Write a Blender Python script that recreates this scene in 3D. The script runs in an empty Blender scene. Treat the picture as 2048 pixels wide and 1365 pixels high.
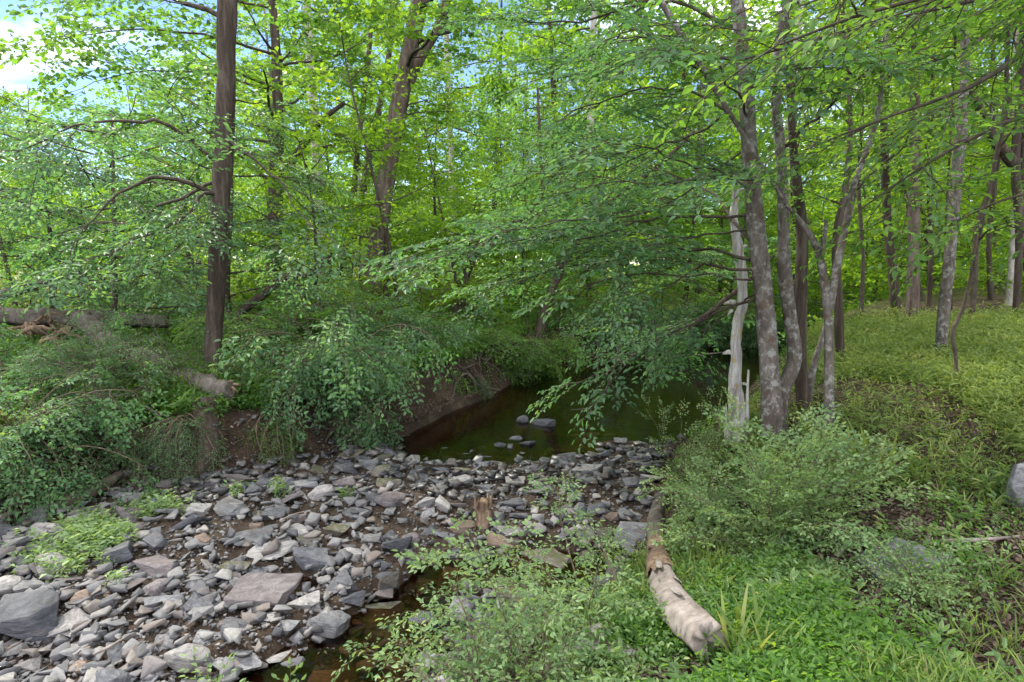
import bpy, bmesh, math
import numpy as np
from mathutils import Vector, Matrix
R_ = math.radians
SC = bpy.context.scene
C = SC.collection
# ------------------------------------------------------------------ camera
CAM_Z, PITCH, FPX = 1.6, R_(7.6), 1138.0
cd = bpy.data.cameras.new('camera'); cam = bpy.data.objects.new('camera', cd); C.objects.link(cam)
cam.location = (0, 0, CAM_Z); cam.rotation_euler = (R_(90) - PITCH, 0, 0)
cd.sensor_width = 36; cd.lens = 20.004; cd.clip_start = 0.05; cd.clip_end = 2000
SC.camera = cam
# ------------------------------------------------------------------ sky and sun
SUN_EL, SUN_AZ = R_(47), R_(-48)          # azimuth from +Y towards +X
W = bpy.data.worlds.new('World'); SC.world = W; W.use_nodes = True
wn, wl = W.node_tree.nodes, W.node_tree.links
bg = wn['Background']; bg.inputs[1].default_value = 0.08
sky = wn.new('ShaderNodeTexSky'); sky.sky_type = 'NISHITA'; sky.sun_disc = False
sky.sun_elevation = SUN_EL; sky.sun_rotation = SUN_AZ; sky.air_density = 1.0; sky.dust_density = 0.0; sky.ozone_density = 4.0
tc = wn.new('ShaderNodeTexCoord'); mp = wn.new('ShaderNodeMapping'); mp.inputs['Scale'].default_value = (1.6, 1.6, 4.5)
mp.inputs['Location'].default_value = (0.35, 0.1, 0.2)
wl.new(tc.outputs['Generated'], mp.inputs[0])
nz = wn.new('ShaderNodeTexNoise'); nz.inputs['Scale'].default_value = 1.7; nz.inputs['Detail'].default_value = 7; nz.inputs['Roughness'].default_value = .55
wl.new(mp.outputs[0], nz.inputs['Vector'])
cr = wn.new('ShaderNodeValToRGB'); cr.color_ramp.elements[0].position = .54; cr.color_ramp.elements[1].position = .74
wl.new(nz.outputs[0], cr.inputs[0])
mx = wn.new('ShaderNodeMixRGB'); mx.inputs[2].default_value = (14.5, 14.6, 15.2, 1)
sxyz = wn.new('ShaderNodeSeparateXYZ'); wl.new(tc.outputs['Generated'], sxyz.inputs[0])   # unseen bright cloud deck added overhead and behind to light foreground, clearer sky ahead
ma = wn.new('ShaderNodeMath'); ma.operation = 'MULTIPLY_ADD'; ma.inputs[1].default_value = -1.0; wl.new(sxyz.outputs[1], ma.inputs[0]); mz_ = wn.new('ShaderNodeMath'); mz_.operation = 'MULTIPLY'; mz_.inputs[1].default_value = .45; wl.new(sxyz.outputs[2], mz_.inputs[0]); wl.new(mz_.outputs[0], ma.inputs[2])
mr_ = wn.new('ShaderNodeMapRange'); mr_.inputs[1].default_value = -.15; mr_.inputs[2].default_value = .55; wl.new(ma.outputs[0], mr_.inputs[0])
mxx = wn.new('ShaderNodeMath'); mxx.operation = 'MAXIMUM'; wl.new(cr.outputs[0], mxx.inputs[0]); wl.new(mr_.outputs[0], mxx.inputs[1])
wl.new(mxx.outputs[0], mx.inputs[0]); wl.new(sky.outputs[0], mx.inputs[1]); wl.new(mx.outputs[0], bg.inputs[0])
sl = bpy.data.lights.new('sun', 'SUN'); so = bpy.data.objects.new('sun', sl); C.objects.link(so)
sl.energy = 2.8; sl.angle = R_(3.0); sl.color = (1.0, .93, .80)
sd = Vector((math.sin(SUN_AZ) * math.cos(SUN_EL), math.cos(SUN_AZ) * math.cos(SUN_EL), math.sin(SUN_EL)))
so.rotation_euler = sd.to_track_quat('Z', 'Y').to_euler()
SC.view_settings.view_transform = 'Standard'; SC.view_settings.look = 'None'; SC.view_settings.gamma = 1
SC.view_settings.exposure = 1.52
SC.render.engine = 'CYCLES'
cy = SC.cycles
cy.max_bounces = 7; cy.diffuse_bounces = 4; cy.glossy_bounces = 3; cy.transmission_bounces = 5; cy.transparent_max_bounces = 6
cy.caustics_reflective = False; cy.caustics_refractive = False; cy.sample_clamp_indirect = 6
cy.use_adaptive_sampling = True; cy.adaptive_threshold = 0.02
try:
    cy.use_denoising = True; cy.denoiser = 'OPENIMAGEDENOISE'; cy.denoising_prefilter = 'ACCURATE'
except Exception: pass

# ------------------------------------------------------------------ numeric helpers
def rg(s): return np.random.default_rng(s)
def nrm(v):
    v = np.asarray(v, float); n = np.linalg.norm(v, axis=-1, keepdims=True); return v / np.maximum(n, 1e-9)
def sstep(a, b, x):
    t = np.clip((x - a) / (b - a), 0, 1); return t * t * (3 - 2 * t)
def _h(ix, iy, iz):
    n = (ix * 374761393 + iy * 668265263 + iz * 2147483647 + 12345) & 0xffffffff
    n = ((n ^ (n >> 13)) * 1274126177) & 0xffffffff
    return ((n ^ (n >> 16)) & 0xffff) / 65535.0
def vn(p, s=1.0):
    """value noise, p (N,3)"""
    p = np.asarray(p, float) * s; i = np.floor(p).astype(np.int64); f = p - i; f = f * f * (3 - 2 * f)
    r = 0
    for dx in (0, 1):
        for dy in (0, 1):
            for dz in (0, 1):
                w = (f[:, 0] if dx else 1 - f[:, 0]) * (f[:, 1] if dy else 1 - f[:, 1]) * (f[:, 2] if dz else 1 - f[:, 2])
                r = r + w * _h(i[:, 0] + dx, i[:, 1] + dy, i[:, 2] + dz)
    return r * 2 - 1
def vn2(x, y, s):
    x = np.asarray(x, float); sh = x.shape
    return vn(np.stack([x.ravel(), np.asarray(y, float).ravel(), np.zeros(x.size)], 1), s).reshape(sh)
def seg_dist(x, y, pts, closed=False):
    pts = np.asarray(pts, float); a = pts; b = np.roll(pts, -1, 0)
    if not closed: a, b = a[:-1], b[:-1]
    best = np.full(np.shape(x), 1e9)
    for (ax, ay), (bx, by) in zip(a, b):
        dx, dy = bx - ax, by - ay; t = np.clip(((x - ax) * dx + (y - ay) * dy) / (dx * dx + dy * dy), 0, 1)
        best = np.minimum(best, np.hypot(x - ax - t * dx, y - ay - t * dy))
    return best
def inside(x, y, pts):
    c = np.zeros(np.shape(x), bool); n = len(pts)
    for i in range(n):
        x1, y1 = pts[i]; x2, y2 = pts[(i + 1) % n]
        if y1 == y2: continue
        c ^= ((y1 > y) != (y2 > y)) & (x < (x2 - x1) * (y - y1) / (y2 - y1) + x1)
    return c
# ------------------------------------------------------------------ terrain
LB = [(-40, -6), (-16, 0.5), (-9, 3.2), (-6.22, 4.67), (-5.12, 5.4), (-4.76, 5.63), (-4.44, 6.16), (-3.58, 6.46), (-2.95, 6.96), (-2.36, 7.55), (-1.8, 8.3),
      (-1.12, 10.05), (-.61, 10.9), (-.15, 12.2), (.45, 14.1), (1.79, 15.9), (4.19, 17.3), (6.5, 18.6), (11, 20.5), (40, 27)]
RB = [(40, 22), (16, 18.5), (9.5, 17.2), (6.8, 14.8), (4.9, 11.5), (3.3, 8.8), (2.3, 7.7), (1.75, 6.6), (1.38, 5.35), (.95, 4.51), (.5, 3.85), (-.08, 3.3),
      (-.5, 2.9), (-2.5, 1.2), (-8, -2.5), (-40, -14)]
CREEK = LB + RB
POOL = [(-1.95, 7.75), (-1.3, 7.15), (-.16, 7.05), (.5, 7.15), (1.0, 7.35), (1.6, 7.7), (2.5, 8.0), (4.2, 9.5), (7, 14), (11, 19), (40, 26), (10, 20.4), (4, 17.2),
        (1.6, 15.7), (.3, 13.8), (-.3, 12), (-.75, 10.7), (-1.35, 9.6)]
CHAN = [(1.05, 5.0, .30), (.87, 4.55, .44), (.3, 4.5, .46), (-.11, 4.5, .40), (-.6, 4.6, .26), (-.66, 4.22, .34), (-.75, 3.85, .50), (-.95, 3.5, .55), (-1.1, 3.1, .7), (-2.0, 2.2, .7), (-6, 0, .7)]
WATER_Z = -1.0
def onplane(px, py, z):
    u = (px - 1024) / FPX; v = (682.5 - py) / FPX; d = (u, math.cos(PITCH) + v * math.sin(PITCH), -math.sin(PITCH) + v * math.cos(PITCH)); t = (z - CAM_Z) / d[2]
    return d[0] * t, d[1] * t
SHOALS = [onplane(a, b, -1.03) for a, b in [(1087, 852), (1048, 848), (1035, 882), (1056, 893), (1002, 896), (962, 897), (930, 912), (1110, 903), (1180, 872), (1040, 913), (985, 915), (900, 905)]]
def H(x, y):
    x = np.asarray(x, float); y = np.asarray(y, float)
    dl = seg_dist(x, y, LB); dr = seg_dist(x, y, RB); ins = inside(x, y, CREEK)
    n1 = vn2(x, y, .9); n2 = vn2(x + 50, y, 2.7); n3 = vn2(x, y + 30, .25); n4 = vn2(x + 9, y - 7, 9.0)
    # creek bed: gravel bar, pool, channel
    bed = -.90 + .035 * n1 + .03 * n2 + .02 * n4
    bed = bed + .10 * sstep(1.3, .2, dl) * (y < 8)
    pd = seg_dist(x, y, POOL, True) * np.where(inside(x, y, POOL), 1, -1)
    bed = bed - .16 * sstep(-.16, .05, pd + .10 * n2) - .26 * sstep(0, 1.0, pd)
    bed = bed + .17 * sstep(.55, .25, np.hypot((x - 1.25) / 1.0, (y - 8.35) / .55) * .5 + .08 * n4)
    for sx_, sy_ in SHOALS: bed = np.maximum(bed, -1.05 - .35 * sstep(.10, .45, np.hypot(x - sx_, (y - sy_) * .8)))
    for a, b in zip(CHAN[:-1], CHAN[1:]):
        dx, dy = b[0] - a[0], b[1] - a[1]
        t = np.clip(((x - a[0]) * dx + (y - a[1]) * dy) / (dx * dx + dy * dy), 0, 1)
        d = np.hypot(x - a[0] - t * dx, y - a[1] - t * dy); w = a[2] + (b[2] - a[2]) * t
        bed = np.minimum(bed, -.88 - .22 * sstep(w * 1.25, w * .55, d + .05 * n4) + .03 * n4)
    pud = np.hypot((x + 1.85) / .35, (y - 4.3) / .22); bed = bed - .17 * sstep(1.2, .5, pud)
    # left bank: steep cut, then a nearly level top
    d = np.maximum(dl + .22 * n1 * sstep(0, .6, dl) + .10 * n2 * sstep(0, .4, dl), 0)
    lb = -.86 + .62 * sstep(0, .55, d) + .30 * sstep(.4, 1.9, d) + .30 * sstep(1.5, 9, d) + .05 * n3 * sstep(2, 8, d) + .03 * n2 * sstep(.5, 1, d)
    d = np.maximum(dr + .15 * n1 * sstep(0, .6, dr), 0)
    rb = -.92 + .50 * sstep(0, .8, d) + .36 * sstep(.5, 1.9, d) + .06 * sstep(1.5, 4, d)
    rb = rb + .10 * np.maximum(x - 2.2, 0) * sstep(0, 2, dr) + .02 * n2 * sstep(.3, 1, dr) + .06 * n3 * sstep(1, 4, dr) + .35 * sstep(9, 30, x) + .012 * np.maximum(y - 8, 0) * sstep(2, 6, x) * sstep(1, 4, dr) * sstep(60, 30, y)
    k = sstep(-.02, .02, dr - dl)
    n5 = vn2(x - 3, y + 5, 22.0); rgh = sstep(0, .12, np.minimum(dl, dr)) * sstep(2.2, .6, np.minimum(dl, dr))
    out = rb * (1 - k) + lb * k + rgh * (.06 * n4 + .035 * n5)
    far = sstep(45, 110, np.hypot(x, y)); out = out * (1 - far) + (.3 + 2.2 * vn2(x, y, .02)) * far
    e = np.minimum(dl, dr)
    bed_e = bed + .0 * e
    return np.where(ins, np.where(e < .15, bed_e * (e / .15) + (-.89) * (1 - e / .15), bed_e), out)
def h1(x, y): return float(H(np.array([x]), np.array([y]))[0])
CP, SP = math.cos(PITCH), math.sin(PITCH)
def ray(px, py):
    u = (px - 1024) / FPX; v = (682.5 - py) / FPX
    return np.array([u, CP + v * SP, -SP + v * CP])
def P(px, py, Y):
    """a point at depth Y (world y) seen in that direction"""
    d = ray(px, py); return np.array([0, 0, CAM_Z]) + d * (Y / d[1])
def G(px, py):
    d = ray(px, py); t = np.concatenate([np.arange(1.2, 25, .02), np.arange(25, 120, .1)])
    q = d[None] * t[:, None]; z = q[:, 2] + CAM_Z; hit = np.nonzero(z < H(q[:, 0], q[:, 1]))[0]
    k = hit[0] if len(hit) else len(t) - 1
    return np.array([q[k, 0], q[k, 1], z[k]])
def project(p):
    p = np.asarray(p, float).reshape(-1, 3); x = p[:, 0]; y = p[:, 1]; z = p[:, 2] - CAM_Z
    D = y * CP - z * SP; V = y * SP + z * CP; D = np.where(D > .05, D, .05)
    return 1024 + FPX * x / D, 682.5 - FPX * V / D, D
# ------------------------------------------------------------------ mesh helpers
class Acc:
    def __init__(s): s.V = []; s.F = []; s.A = []; s.n = 0
    def add(s, V, F, a=None):
        V = np.asarray(V, float).reshape(-1, 3); s.V.append(V); s.F.append(np.asarray(F) + s.n); s.n += len(V)
        s.A.append(np.full(len(V), .5) if a is None else np.asarray(a, float))
    def get(s): return np.concatenate(s.V), np.concatenate(s.F), np.concatenate(s.A)
def mesh_from(name, V, F, A=None, mat=None, smooth=False):
    me = bpy.data.meshes.new(name); k = F.shape[1]
    me.vertices.add(len(V)); me.vertices.foreach_set('co', np.ascontiguousarray(V, np.float32).ravel())
    me.loops.add(F.size); me.loops.foreach_set('vertex_index', np.ascontiguousarray(F, np.int32).ravel())
    me.polygons.add(len(F)); me.polygons.foreach_set('loop_start', np.arange(0, F.size, k, dtype=np.int32))
    me.polygons.foreach_set('loop_total', np.full(len(F), k, np.int32))
    if smooth: me.polygons.foreach_set('use_smooth', np.ones(len(F), bool))
    if A is not None:
        at = me.attributes.new('rnd', 'FLOAT', 'POINT'); at.data.foreach_set('value', np.ascontiguousarray(A, np.float32))
    me.update(calc_edges=True)
    if mat: me.materials.append(mat)
    return me
def link(name, me, parent=None):
    o = bpy.data.objects.new(name, me); C.objects.link(o)
    if parent is not None: o.parent = parent
    return o
def tag(o, label=None, cat=None, group=None, kind=None):
    if label: o['label'] = label
    if cat: o['category'] = cat
    if group: o['group'] = group
    if kind: o['kind'] = kind
    return o
def thing(name, label, cat, loc, group=None):
    o = bpy.data.objects.new(name, None); C.objects.link(o); o.location = tuple(loc); o.empty_display_size = .1
    return tag(o, label, cat, group)
def part(name, acc, mat, parent=None, smooth=False):
    """world-space mesh made local to its (unrotated) parent"""
    V, F, A = acc.get()
    if parent is not None: V = V - np.array(parent.location)[None]
    return link(name, mesh_from(name, V, F, A, mat, smooth), parent)
def dup(root, loc, rz=0, s=1.0, label=None, group=None):
    r = root.copy(); C.objects.link(r); r.location = tuple(loc); r.rotation_euler = (0, 0, rz); r.scale = (s, s, s)
    if label: r['label'] = label
    if group: r['group'] = group
    for ch in list(root.children):
        c = ch.copy(); C.objects.link(c); c.parent = r
        for g in list(ch.children):
            e = g.copy(); C.objects.link(e); e.parent = c
    return r
def resample(path, n):
    path = np.asarray(path, float)
    if len(path) >= 3:   # catmull-rom through the points
        q = np.vstack([2 * path[0] - path[1], path, 2 * path[-1] - path[-2]]); out = []
        seg = np.linalg.norm(np.diff(path, axis=0), axis=1); cum = np.concatenate([[0], np.cumsum(seg)]); cum /= cum[-1]
        for t in np.linspace(0, 1, n):
            i = min(np.searchsorted(cum, t, 'right') - 1, len(path) - 2); f = (t - cum[i]) / max(cum[i + 1] - cum[i], 1e-9)
            a, b, c_, d = q[i], q[i + 1], q[i + 2], q[i + 3]
            out.append(.5 * ((2 * b) + (c_ - a) * f + (2 * a - 5 * b + 4 * c_ - d) * f * f + (-a + 3 * b - 3 * c_ + d) * f ** 3))
        return np.array(out)
    t = np.linspace(0, 1, n)[:, None]; return path[0] * (1 - t) + path[-1] * t
def tube(path, rad, ns=6, rough=0.0, freq=6.0, flute=0.0, cap=False):
    path = np.asarray(path, float); n = len(path); rad = np.broadcast_to(np.asarray(rad, float), (n,)).copy()
    T = nrm(np.gradient(path, axis=0)); ref = np.array([0, 0, 1.]) if abs(T[0][2]) < .8 else np.array([1., 0, 0])
    U = np.zeros((n, 3)); u = ref - T[0] * (ref @ T[0])
    for i in range(n):
        u = u - T[i] * (u @ T[i]); u = u / (np.linalg.norm(u) + 1e-9); U[i] = u
    Vv = np.cross(T, U); th = np.linspace(0, 2 * math.pi, ns, endpoint=False)
    ring = np.cos(th)[None, :, None] * U[:, None] + np.sin(th)[None, :, None] * Vv[:, None]
    r = rad[:, None] * np.ones(ns)[None]
    if flute: r = r * (1 + flute * (np.cos(th * 3 + 1.0) + .6 * np.cos(th * 5 + 2))[None])
    pts = path[:, None] + ring * r[..., None]
    if rough:
        nn = vn(pts.reshape(-1, 3) * np.array([1, 1, .35]), freq) + .5 * vn(pts.reshape(-1, 3) * np.array([1, 1, .35]), freq * 2.7)
        pts = pts + ring * (nn.reshape(n, ns) * rough * rad[:, None])[..., None]
    V = pts.reshape(-1, 3)
    i = np.arange(n - 1)[:, None] * ns; j = np.arange(ns)[None]; k = (j + 1) % ns
    F = np.stack([i + j, i + k, i + ns + k, i + ns + j], -1).reshape(-1, 4)
    if cap:
        for e, base in ((0, 0), (1, (n - 1) * ns)):
            c = V[base:base + ns].mean(0); c0 = len(V); ringv = V[base:base + ns]
            V = np.vstack([V, c[None] + (ringv - c) * .5, c[None]])
            jj = np.arange(ns); kk = (jj + 1) % ns; m = len(V) - 1
            a = np.stack([base + jj, base + kk, c0 + kk, c0 + jj], -1); b = np.stack([c0 + jj, c0 + kk, np.full(ns, m), np.full(ns, m)], -1)
            if e == 0: a = a[:, ::-1]; b = b[:, ::-1]
            F = np.vstack([F, a, b])
    return V, F
# ------------------------------------------------------------------ leaves
def leaf_geo(pos, d, up, ln, asp=.45, low=False, fold=.12, droop=.12):
    """pos,d,up (N,3), ln (N,) -> verts, quads"""
    d = nrm(d); s = nrm(np.cross(up, d)); u = np.cross(d, s); N = len(pos)
    if low == 'fine': prof = [(0, 0, 0), (.15, -.30, fold * .5), (.38, -.50, fold), (.62, -.44, fold * .8), (.84, -.2, fold * .2 - droop * .5), (1, 0, -droop), (.84, .2, fold * .2 - droop * .5), (.62, .44, fold * .8), (.38, .50, fold), (.15, .30, fold * .5), (.5, 0, -.02)]; fc = [(0, 1, 2, 10), (10, 2, 3, 4), (0, 10, 8, 9), (10, 6, 7, 8), (10, 4, 5, 6)]
    elif low: prof = [(0, 0, 0), (.5, -.5, fold), (1, 0, -droop), (.5, .5, fold)]; fc = [(0, 1, 2, 3)]
    else:
        prof = [(0, 0, 0), (.32, -.5, fold), (.72, -.36, fold * .5), (1, 0, -droop), (.72, .36, fold * .5), (.32, .5, fold)]; fc = [(0, 1, 2, 3), (0, 3, 4, 5)]
    pr = np.array(prof); k = len(pr)
    w = (asp * np.ones(N))[:, None]
    V = pos[:, None] + ln[:, None, None] * (pr[None, :, 0, None] * d[:, None] + pr[None, :, 1, None] * w[..., None] * s[:, None] + pr[None, :, 2, None] * u[:, None])
    F = (np.arange(N)[:, None, None] * k + np.array(fc)[None]).reshape(-1, 4)
    return V.reshape(-1, 3), F, k
def make_spray(seed, nside=9, nl=6, leaf=.09, asp=.5, low=False, droop=.15, ang=50, flat=.12, sidelen=.5, twig=True, rn=.5):
    """a unit-long leafy twig along +X, spread in the XY plane"""
    r = rg(seed); P0 = []; D = []; U = []; L = []; tw = Acc()
    ph = r.uniform(0, 6); main = lambda t: np.array([t, .04 * math.sin(3 * t + ph), -droop * t * t])
    if twig: tw.add(*tube([main(t) for t in np.linspace(0, 1, 5)], np.linspace(.008, .003, 5), 3))
    def leaves_on(p, d, ln, n):
        bend = r.normal(0, .12)
        for j in range(n):
            s = (j + .5) / n; q = p + d * ln * s + np.array([0, 0, -droop * .35 * ln * s * s])
            sd_ = 1 if j % 2 else -1; a = sd_ * R_(r.uniform(35, 65)) + bend
            dd = np.array([d[0] * math.cos(a) - d[1] * math.sin(a), d[0] * math.sin(a) + d[1] * math.cos(a), d[2] + r.normal(-.12, .2)])
            P0.append(q); D.append(dd); U.append(np.array([0, 0, 1]) + r.normal(0, rn, 3)); L.append(leaf * r.uniform(.45, 1.25) * (1 if s < .8 else .8))
        P0.append(p + d * ln); D.append(d + np.array([0, 0, -.15])); U.append(np.array([0, 0, 1.]) + r.normal(0, rn, 3)); L.append(leaf)
    for i in range(nside):
        t = .10 + .84 * (i + r.uniform(-.2, .2)) / nside; s = 1 if i % 2 else -1; a = s * R_(r.uniform(ang - 12, ang + 12))
        ln = (sidelen * (1 - t) ** .8 + .10) * r.uniform(.7, 1.15); d = np.array([math.cos(a), math.sin(a), r.normal(0, flat)])
        p = main(t); n = max(2, int(round(nl * ln / .4)))
        if twig: tw.add(*tube([p, p + d * ln * .5 - [0, 0, droop * .09 * ln], p + d * ln - [0, 0, droop * .35 * ln]], [.004, .003, .0015], 3))
        leaves_on(p, d, ln, n)
    leaves_on(main(.55), np.array([1, 0, -droop * 1.2]), .45, nl)
    P0, D, U, L = map(np.array, (P0, D, U, L))
    V, F, k = leaf_geo(P0, D, U, L, asp, low)
    A = np.repeat(r.uniform(0, 1, len(L)), k)
    t = tw.get()[:2] if twig else None
    return dict(V=V, F=F, A=A, k=k, tw=t)
def spray_set(seed, n=4, **kw): return [make_spray(seed + i, **kw) for i in range(n)]
def place(sprays, pos, ax, up, sc, seed, leafacc, twigacc=None, thin=0.0):
    """K transformed copies of the sprays"""
    pos = np.asarray(pos, float); K = len(pos)
    if K == 0: return
    r = rg(seed); ax = nrm(ax); b = nrm(np.cross(up, ax)); n = np.cross(ax, b); M = np.stack([ax, b, n], -1) * np.asarray(sc)[:, None, None]
    ch = r.integers(0, len(sprays), K)
    for q, s in enumerate(sprays):
        m = np.nonzero(ch == q)[0]
        if not len(m): continue
        V = np.einsum('kij,vj->kvi', M[m], s['V']) + pos[m][:, None]; nv = len(s['V'])
        F = (s['F'][None] + (np.arange(len(m)) * nv)[:, None, None]).reshape(-1, 4)
        A = np.clip((s['A'][None] * .6 + .2 + r.uniform(-.2, .2, len(m))[:, None]), 0, 1)
        leafacc.add(V.reshape(-1, 3), F, A.ravel())
        if twigacc is not None and s['tw'] is not None:
            V = np.einsum('kij,vj->kvi', M[m], s['tw'][0]) + pos[m][:, None]; nv = len(s['tw'][0])
            twigacc.add(V.reshape(-1, 3), (s['tw'][1][None] + (np.arange(len(m)) * nv)[:, None, None]).reshape(-1, 4))
# ------------------------------------------------------------------ materials
def newmat(name):
    m = bpy.data.materials.new(name); m.use_nodes = True; nt = m.node_tree
    for n in list(nt.nodes): nt.nodes.remove(n)
    return m, nt.nodes, nt.links
def ramp(N, stops):
    r = N.new('ShaderNodeValToRGB'); e = r.color_ramp.elements
    while len(e) < len(stops): e.new(.5)
    for i, (p, c) in enumerate(stops): e[i].position = p; e[i].color = (*c, 1)
    return r
def noise(N, L, scale, detail=5, rough=.6, vec=None, dist=0):
    n = N.new('ShaderNodeTexNoise'); n.inputs['Scale'].default_value = scale; n.inputs['Detail'].default_value = detail; n.inputs['Roughness'].default_value = rough
    n.inputs['Distortion'].default_value = dist
    if vec is not None: L.new(vec, n.inputs['Vector'])
    return n
def leaf_mat(name, stops, trans, tw=.4, rough=.5, spec=.28):
    m, N, L = newmat(name); at = N.new('ShaderNodeAttribute'); at.attribute_name = 'rnd'
    oi = N.new('ShaderNodeObjectInfo'); geo = N.new('ShaderNodeNewGeometry')
    ns = noise(N, L, 1.3, 2, .5, geo.outputs['Position'])
    ad = N.new('ShaderNodeMath'); ad.operation = 'MULTIPLY_ADD'; ad.inputs[1].default_value = .6; ad.inputs[2].default_value = -.3
    L.new(ns.outputs[0], ad.inputs[0])
    a2 = N.new('ShaderNodeMath'); a2.operation = 'ADD'; a2.use_clamp = True; L.new(at.outputs['Fac'], a2.inputs[0]); L.new(ad.outputs[0], a2.inputs[1])
    rp = ramp(N, stops); L.new(a2.outputs[0], rp.inputs[0])
    pb = N.new('ShaderNodeBsdfPrincipled'); pb.inputs['Roughness'].default_value = rough; pb.inputs['Specular IOR Level'].default_value = spec
    L.new(rp.outputs[0], pb.inputs['Base Color'])
    tr = N.new('ShaderNodeBsdfTranslucent'); mt = N.new('ShaderNodeMixRGB'); mt.blend_type = 'MULTIPLY'; mt.inputs[0].default_value = 1
    mt.inputs[2].default_value = (*trans, 1); L.new(rp.outputs[0], mt.inputs[1]); L.new(mt.outputs[0], tr.inputs[0])
    mi = N.new('ShaderNodeMixShader'); mi.inputs[0].default_value = tw; L.new(pb.outputs[0], mi.inputs[1]); L.new(tr.outputs[0], mi.inputs[2])
    o = N.new('ShaderNodeOutputMaterial'); L.new(mi.outputs[0], o.inputs[0]); return m
TR = (4.2, 3.6, 1.2)
M_cool = leaf_mat('leaf_cool', [(0, (.038, .090, .045)), (.5, (.080, .165, .080)), (.9, (.13, .23, .11)), (1, (.22, .30, .08))], (2.6, 2.8, 1.3), .38)
M_mid = leaf_mat('leaf_mid', [(0, (.040, .095, .024)), (.5, (.075, .155, .038)), (.92, (.12, .21, .052)), (1, (.2, .27, .04))], (3.3, 3.2, 1.3), .43)
M_bright = leaf_mat('leaf_bright', [(0, (.045, .10, .013)), (.5, (.085, .17, .020)), (.95, (.13, .23, .03)), (1, (.24, .28, .04))], (3.8, 3.3, 1.2), .47)
M_herb = leaf_mat('leaf_herb', [(0, (.075, .14, .06)), (.5, (.15, .24, .10)), (.9, (.23, .33, .15)), (1, (.34, .38, .16))], (2.6, 2.4, 1.2), .35)
M_grass = leaf_mat('grass_blade', [(0, (.06, .10, .028)), (.45, (.115, .175, .045)), (.85, (.20, .255, .07)), (1, (.30, .26, .15))], (2.4, 2.2, 1.2), .35, .55, .2)
M_litter = leaf_mat('leaf_litter', [(0, (.035, .026, .020)), (.4, (.085, .06, .045)), (.75, (.165, .125, .10)), (1, (.28, .235, .20))], (1, .8, .6), .08, .7, .2)
def bark_mat(name, stops, scale=9, stretch=.14, bump=.6, lichen=None, lamt=.5, moss=None):
    m, N, L = newmat(name); tcn = N.new('ShaderNodeTexCoord'); mpn = N.new('ShaderNodeMapping'); mpn.inputs['Scale'].default_value = (1, 1, stretch)
    L.new(tcn.outputs['Object'], mpn.inputs[0])
    n1 = noise(N, L, scale, 8, .68, mpn.outputs[0], .6); rp = ramp(N, stops); L.new(n1.outputs[0], rp.inputs[0]); col = rp.outputs[0]
    n2 = noise(N, L, scale * 5, 4, .6, mpn.outputs[0]); ov = N.new('ShaderNodeMixRGB'); ov.blend_type = 'OVERLAY'; ov.inputs[0].default_value = .6
    L.new(col, ov.inputs[1]); L.new(n2.outputs[0], ov.inputs[2]); col = ov.outputs[0]
    for cc, sc_, th in ((lichen, 13, .56 - .08 * lamt), (moss, 5, .56)):
        if cc:
            n3 = noise(N, L, sc_, 6, .65, tcn.outputs['Object']); r3 = ramp(N, [(th, (0, 0, 0)), (th + .07, (1, 1, 1))]); L.new(n3.outputs[0], r3.inputs[0])
            ml = N.new('ShaderNodeMixRGB'); L.new(r3.outputs[0], ml.inputs[0]); L.new(col, ml.inputs[1]); ml.inputs[2].default_value = (*cc, 1)
            mm = N.new('ShaderNodeMixRGB'); mm.inputs[0].default_value = .7; L.new(col, mm.inputs[1]); L.new(ml.outputs[0], mm.inputs[2]); col = mm.outputs[0]
    pb = N.new('ShaderNodeBsdfPrincipled'); pb.inputs['Roughness'].default_value = .85; pb.inputs['Specular IOR Level'].default_value = .2
    L.new(col, pb.inputs['Base Color'])
    bu = N.new('ShaderNodeBump'); bu.inputs['Strength'].default_value = bump; bu.inputs['Distance'].default_value = .03
    L.new(n1.outputs[0], bu.inputs['Height']); L.new(bu.outputs[0], pb.inputs['Normal'])
    o = N.new('ShaderNodeOutputMaterial'); L.new(pb.outputs[0], o.inputs[0]); return m
B_dark = bark_mat('bark_dark', [(.3, (.025, .018, .014)), (.5, (.06, .045, .036)), (.7, (.12, .10, .085))], 11, .12, .9)
B_red = bark_mat('bark_red', [(.3, (.05, .036, .030)), (.5, (.125, .094, .080)), (.72, (.22, .185, .165))], 10, .2, .6)
B_grey = bark_mat('bark_grey', [(.3, (.045, .037, .032)), (.5, (.105, .09, .08)), (.7, (.20, .183, .17))], 9, .35, .8, (.29, .295, .285), .4, (.09, .06, .04))
B_pale = bark_mat('bark_pale', [(.3, (.16, .14, .12)), (.55, (.36, .34, .31)), (.75, (.5, .48, .46))], 7, .4, .35)
B_limb = bark_mat('bark_limb', [(.3, (.03, .024, .018)), (.55, (.075, .06, .048)), (.75, (.13, .11, .09))], 14, .4, .4)
B_log = bark_mat('bark_log', [(.3, (.035, .028, .023)), (.5, (.09, .077, .067)), (.72, (.19, .172, .158))], 8, .5, .7)
B_snag = bark_mat('dead_wood', [(.3, (.10, .09, .085)), (.44, (.34, .325, .32)), (.62, (.60, .585, .58))], 16, .06, 1.0, (.40, .30, .07), .12)
B_rot = bark_mat('rotten_wood', [(.3, (.07, .042, .028)), (.5, (.19, .13, .09)), (.7, (.34, .26, .19))], 14, .3, 1.0)
B_wood = bark_mat('bare_wood', [(.3, (.12, .10, .088)), (.5, (.22, .19, .17)), (.75, (.33, .295, .27))], 7, .3, .5)
M_stem = bark_mat('stem_bark', [(.3, (.05, .04, .025)), (.7, (.16, .13, .09))], 20, .5, .2)
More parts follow.
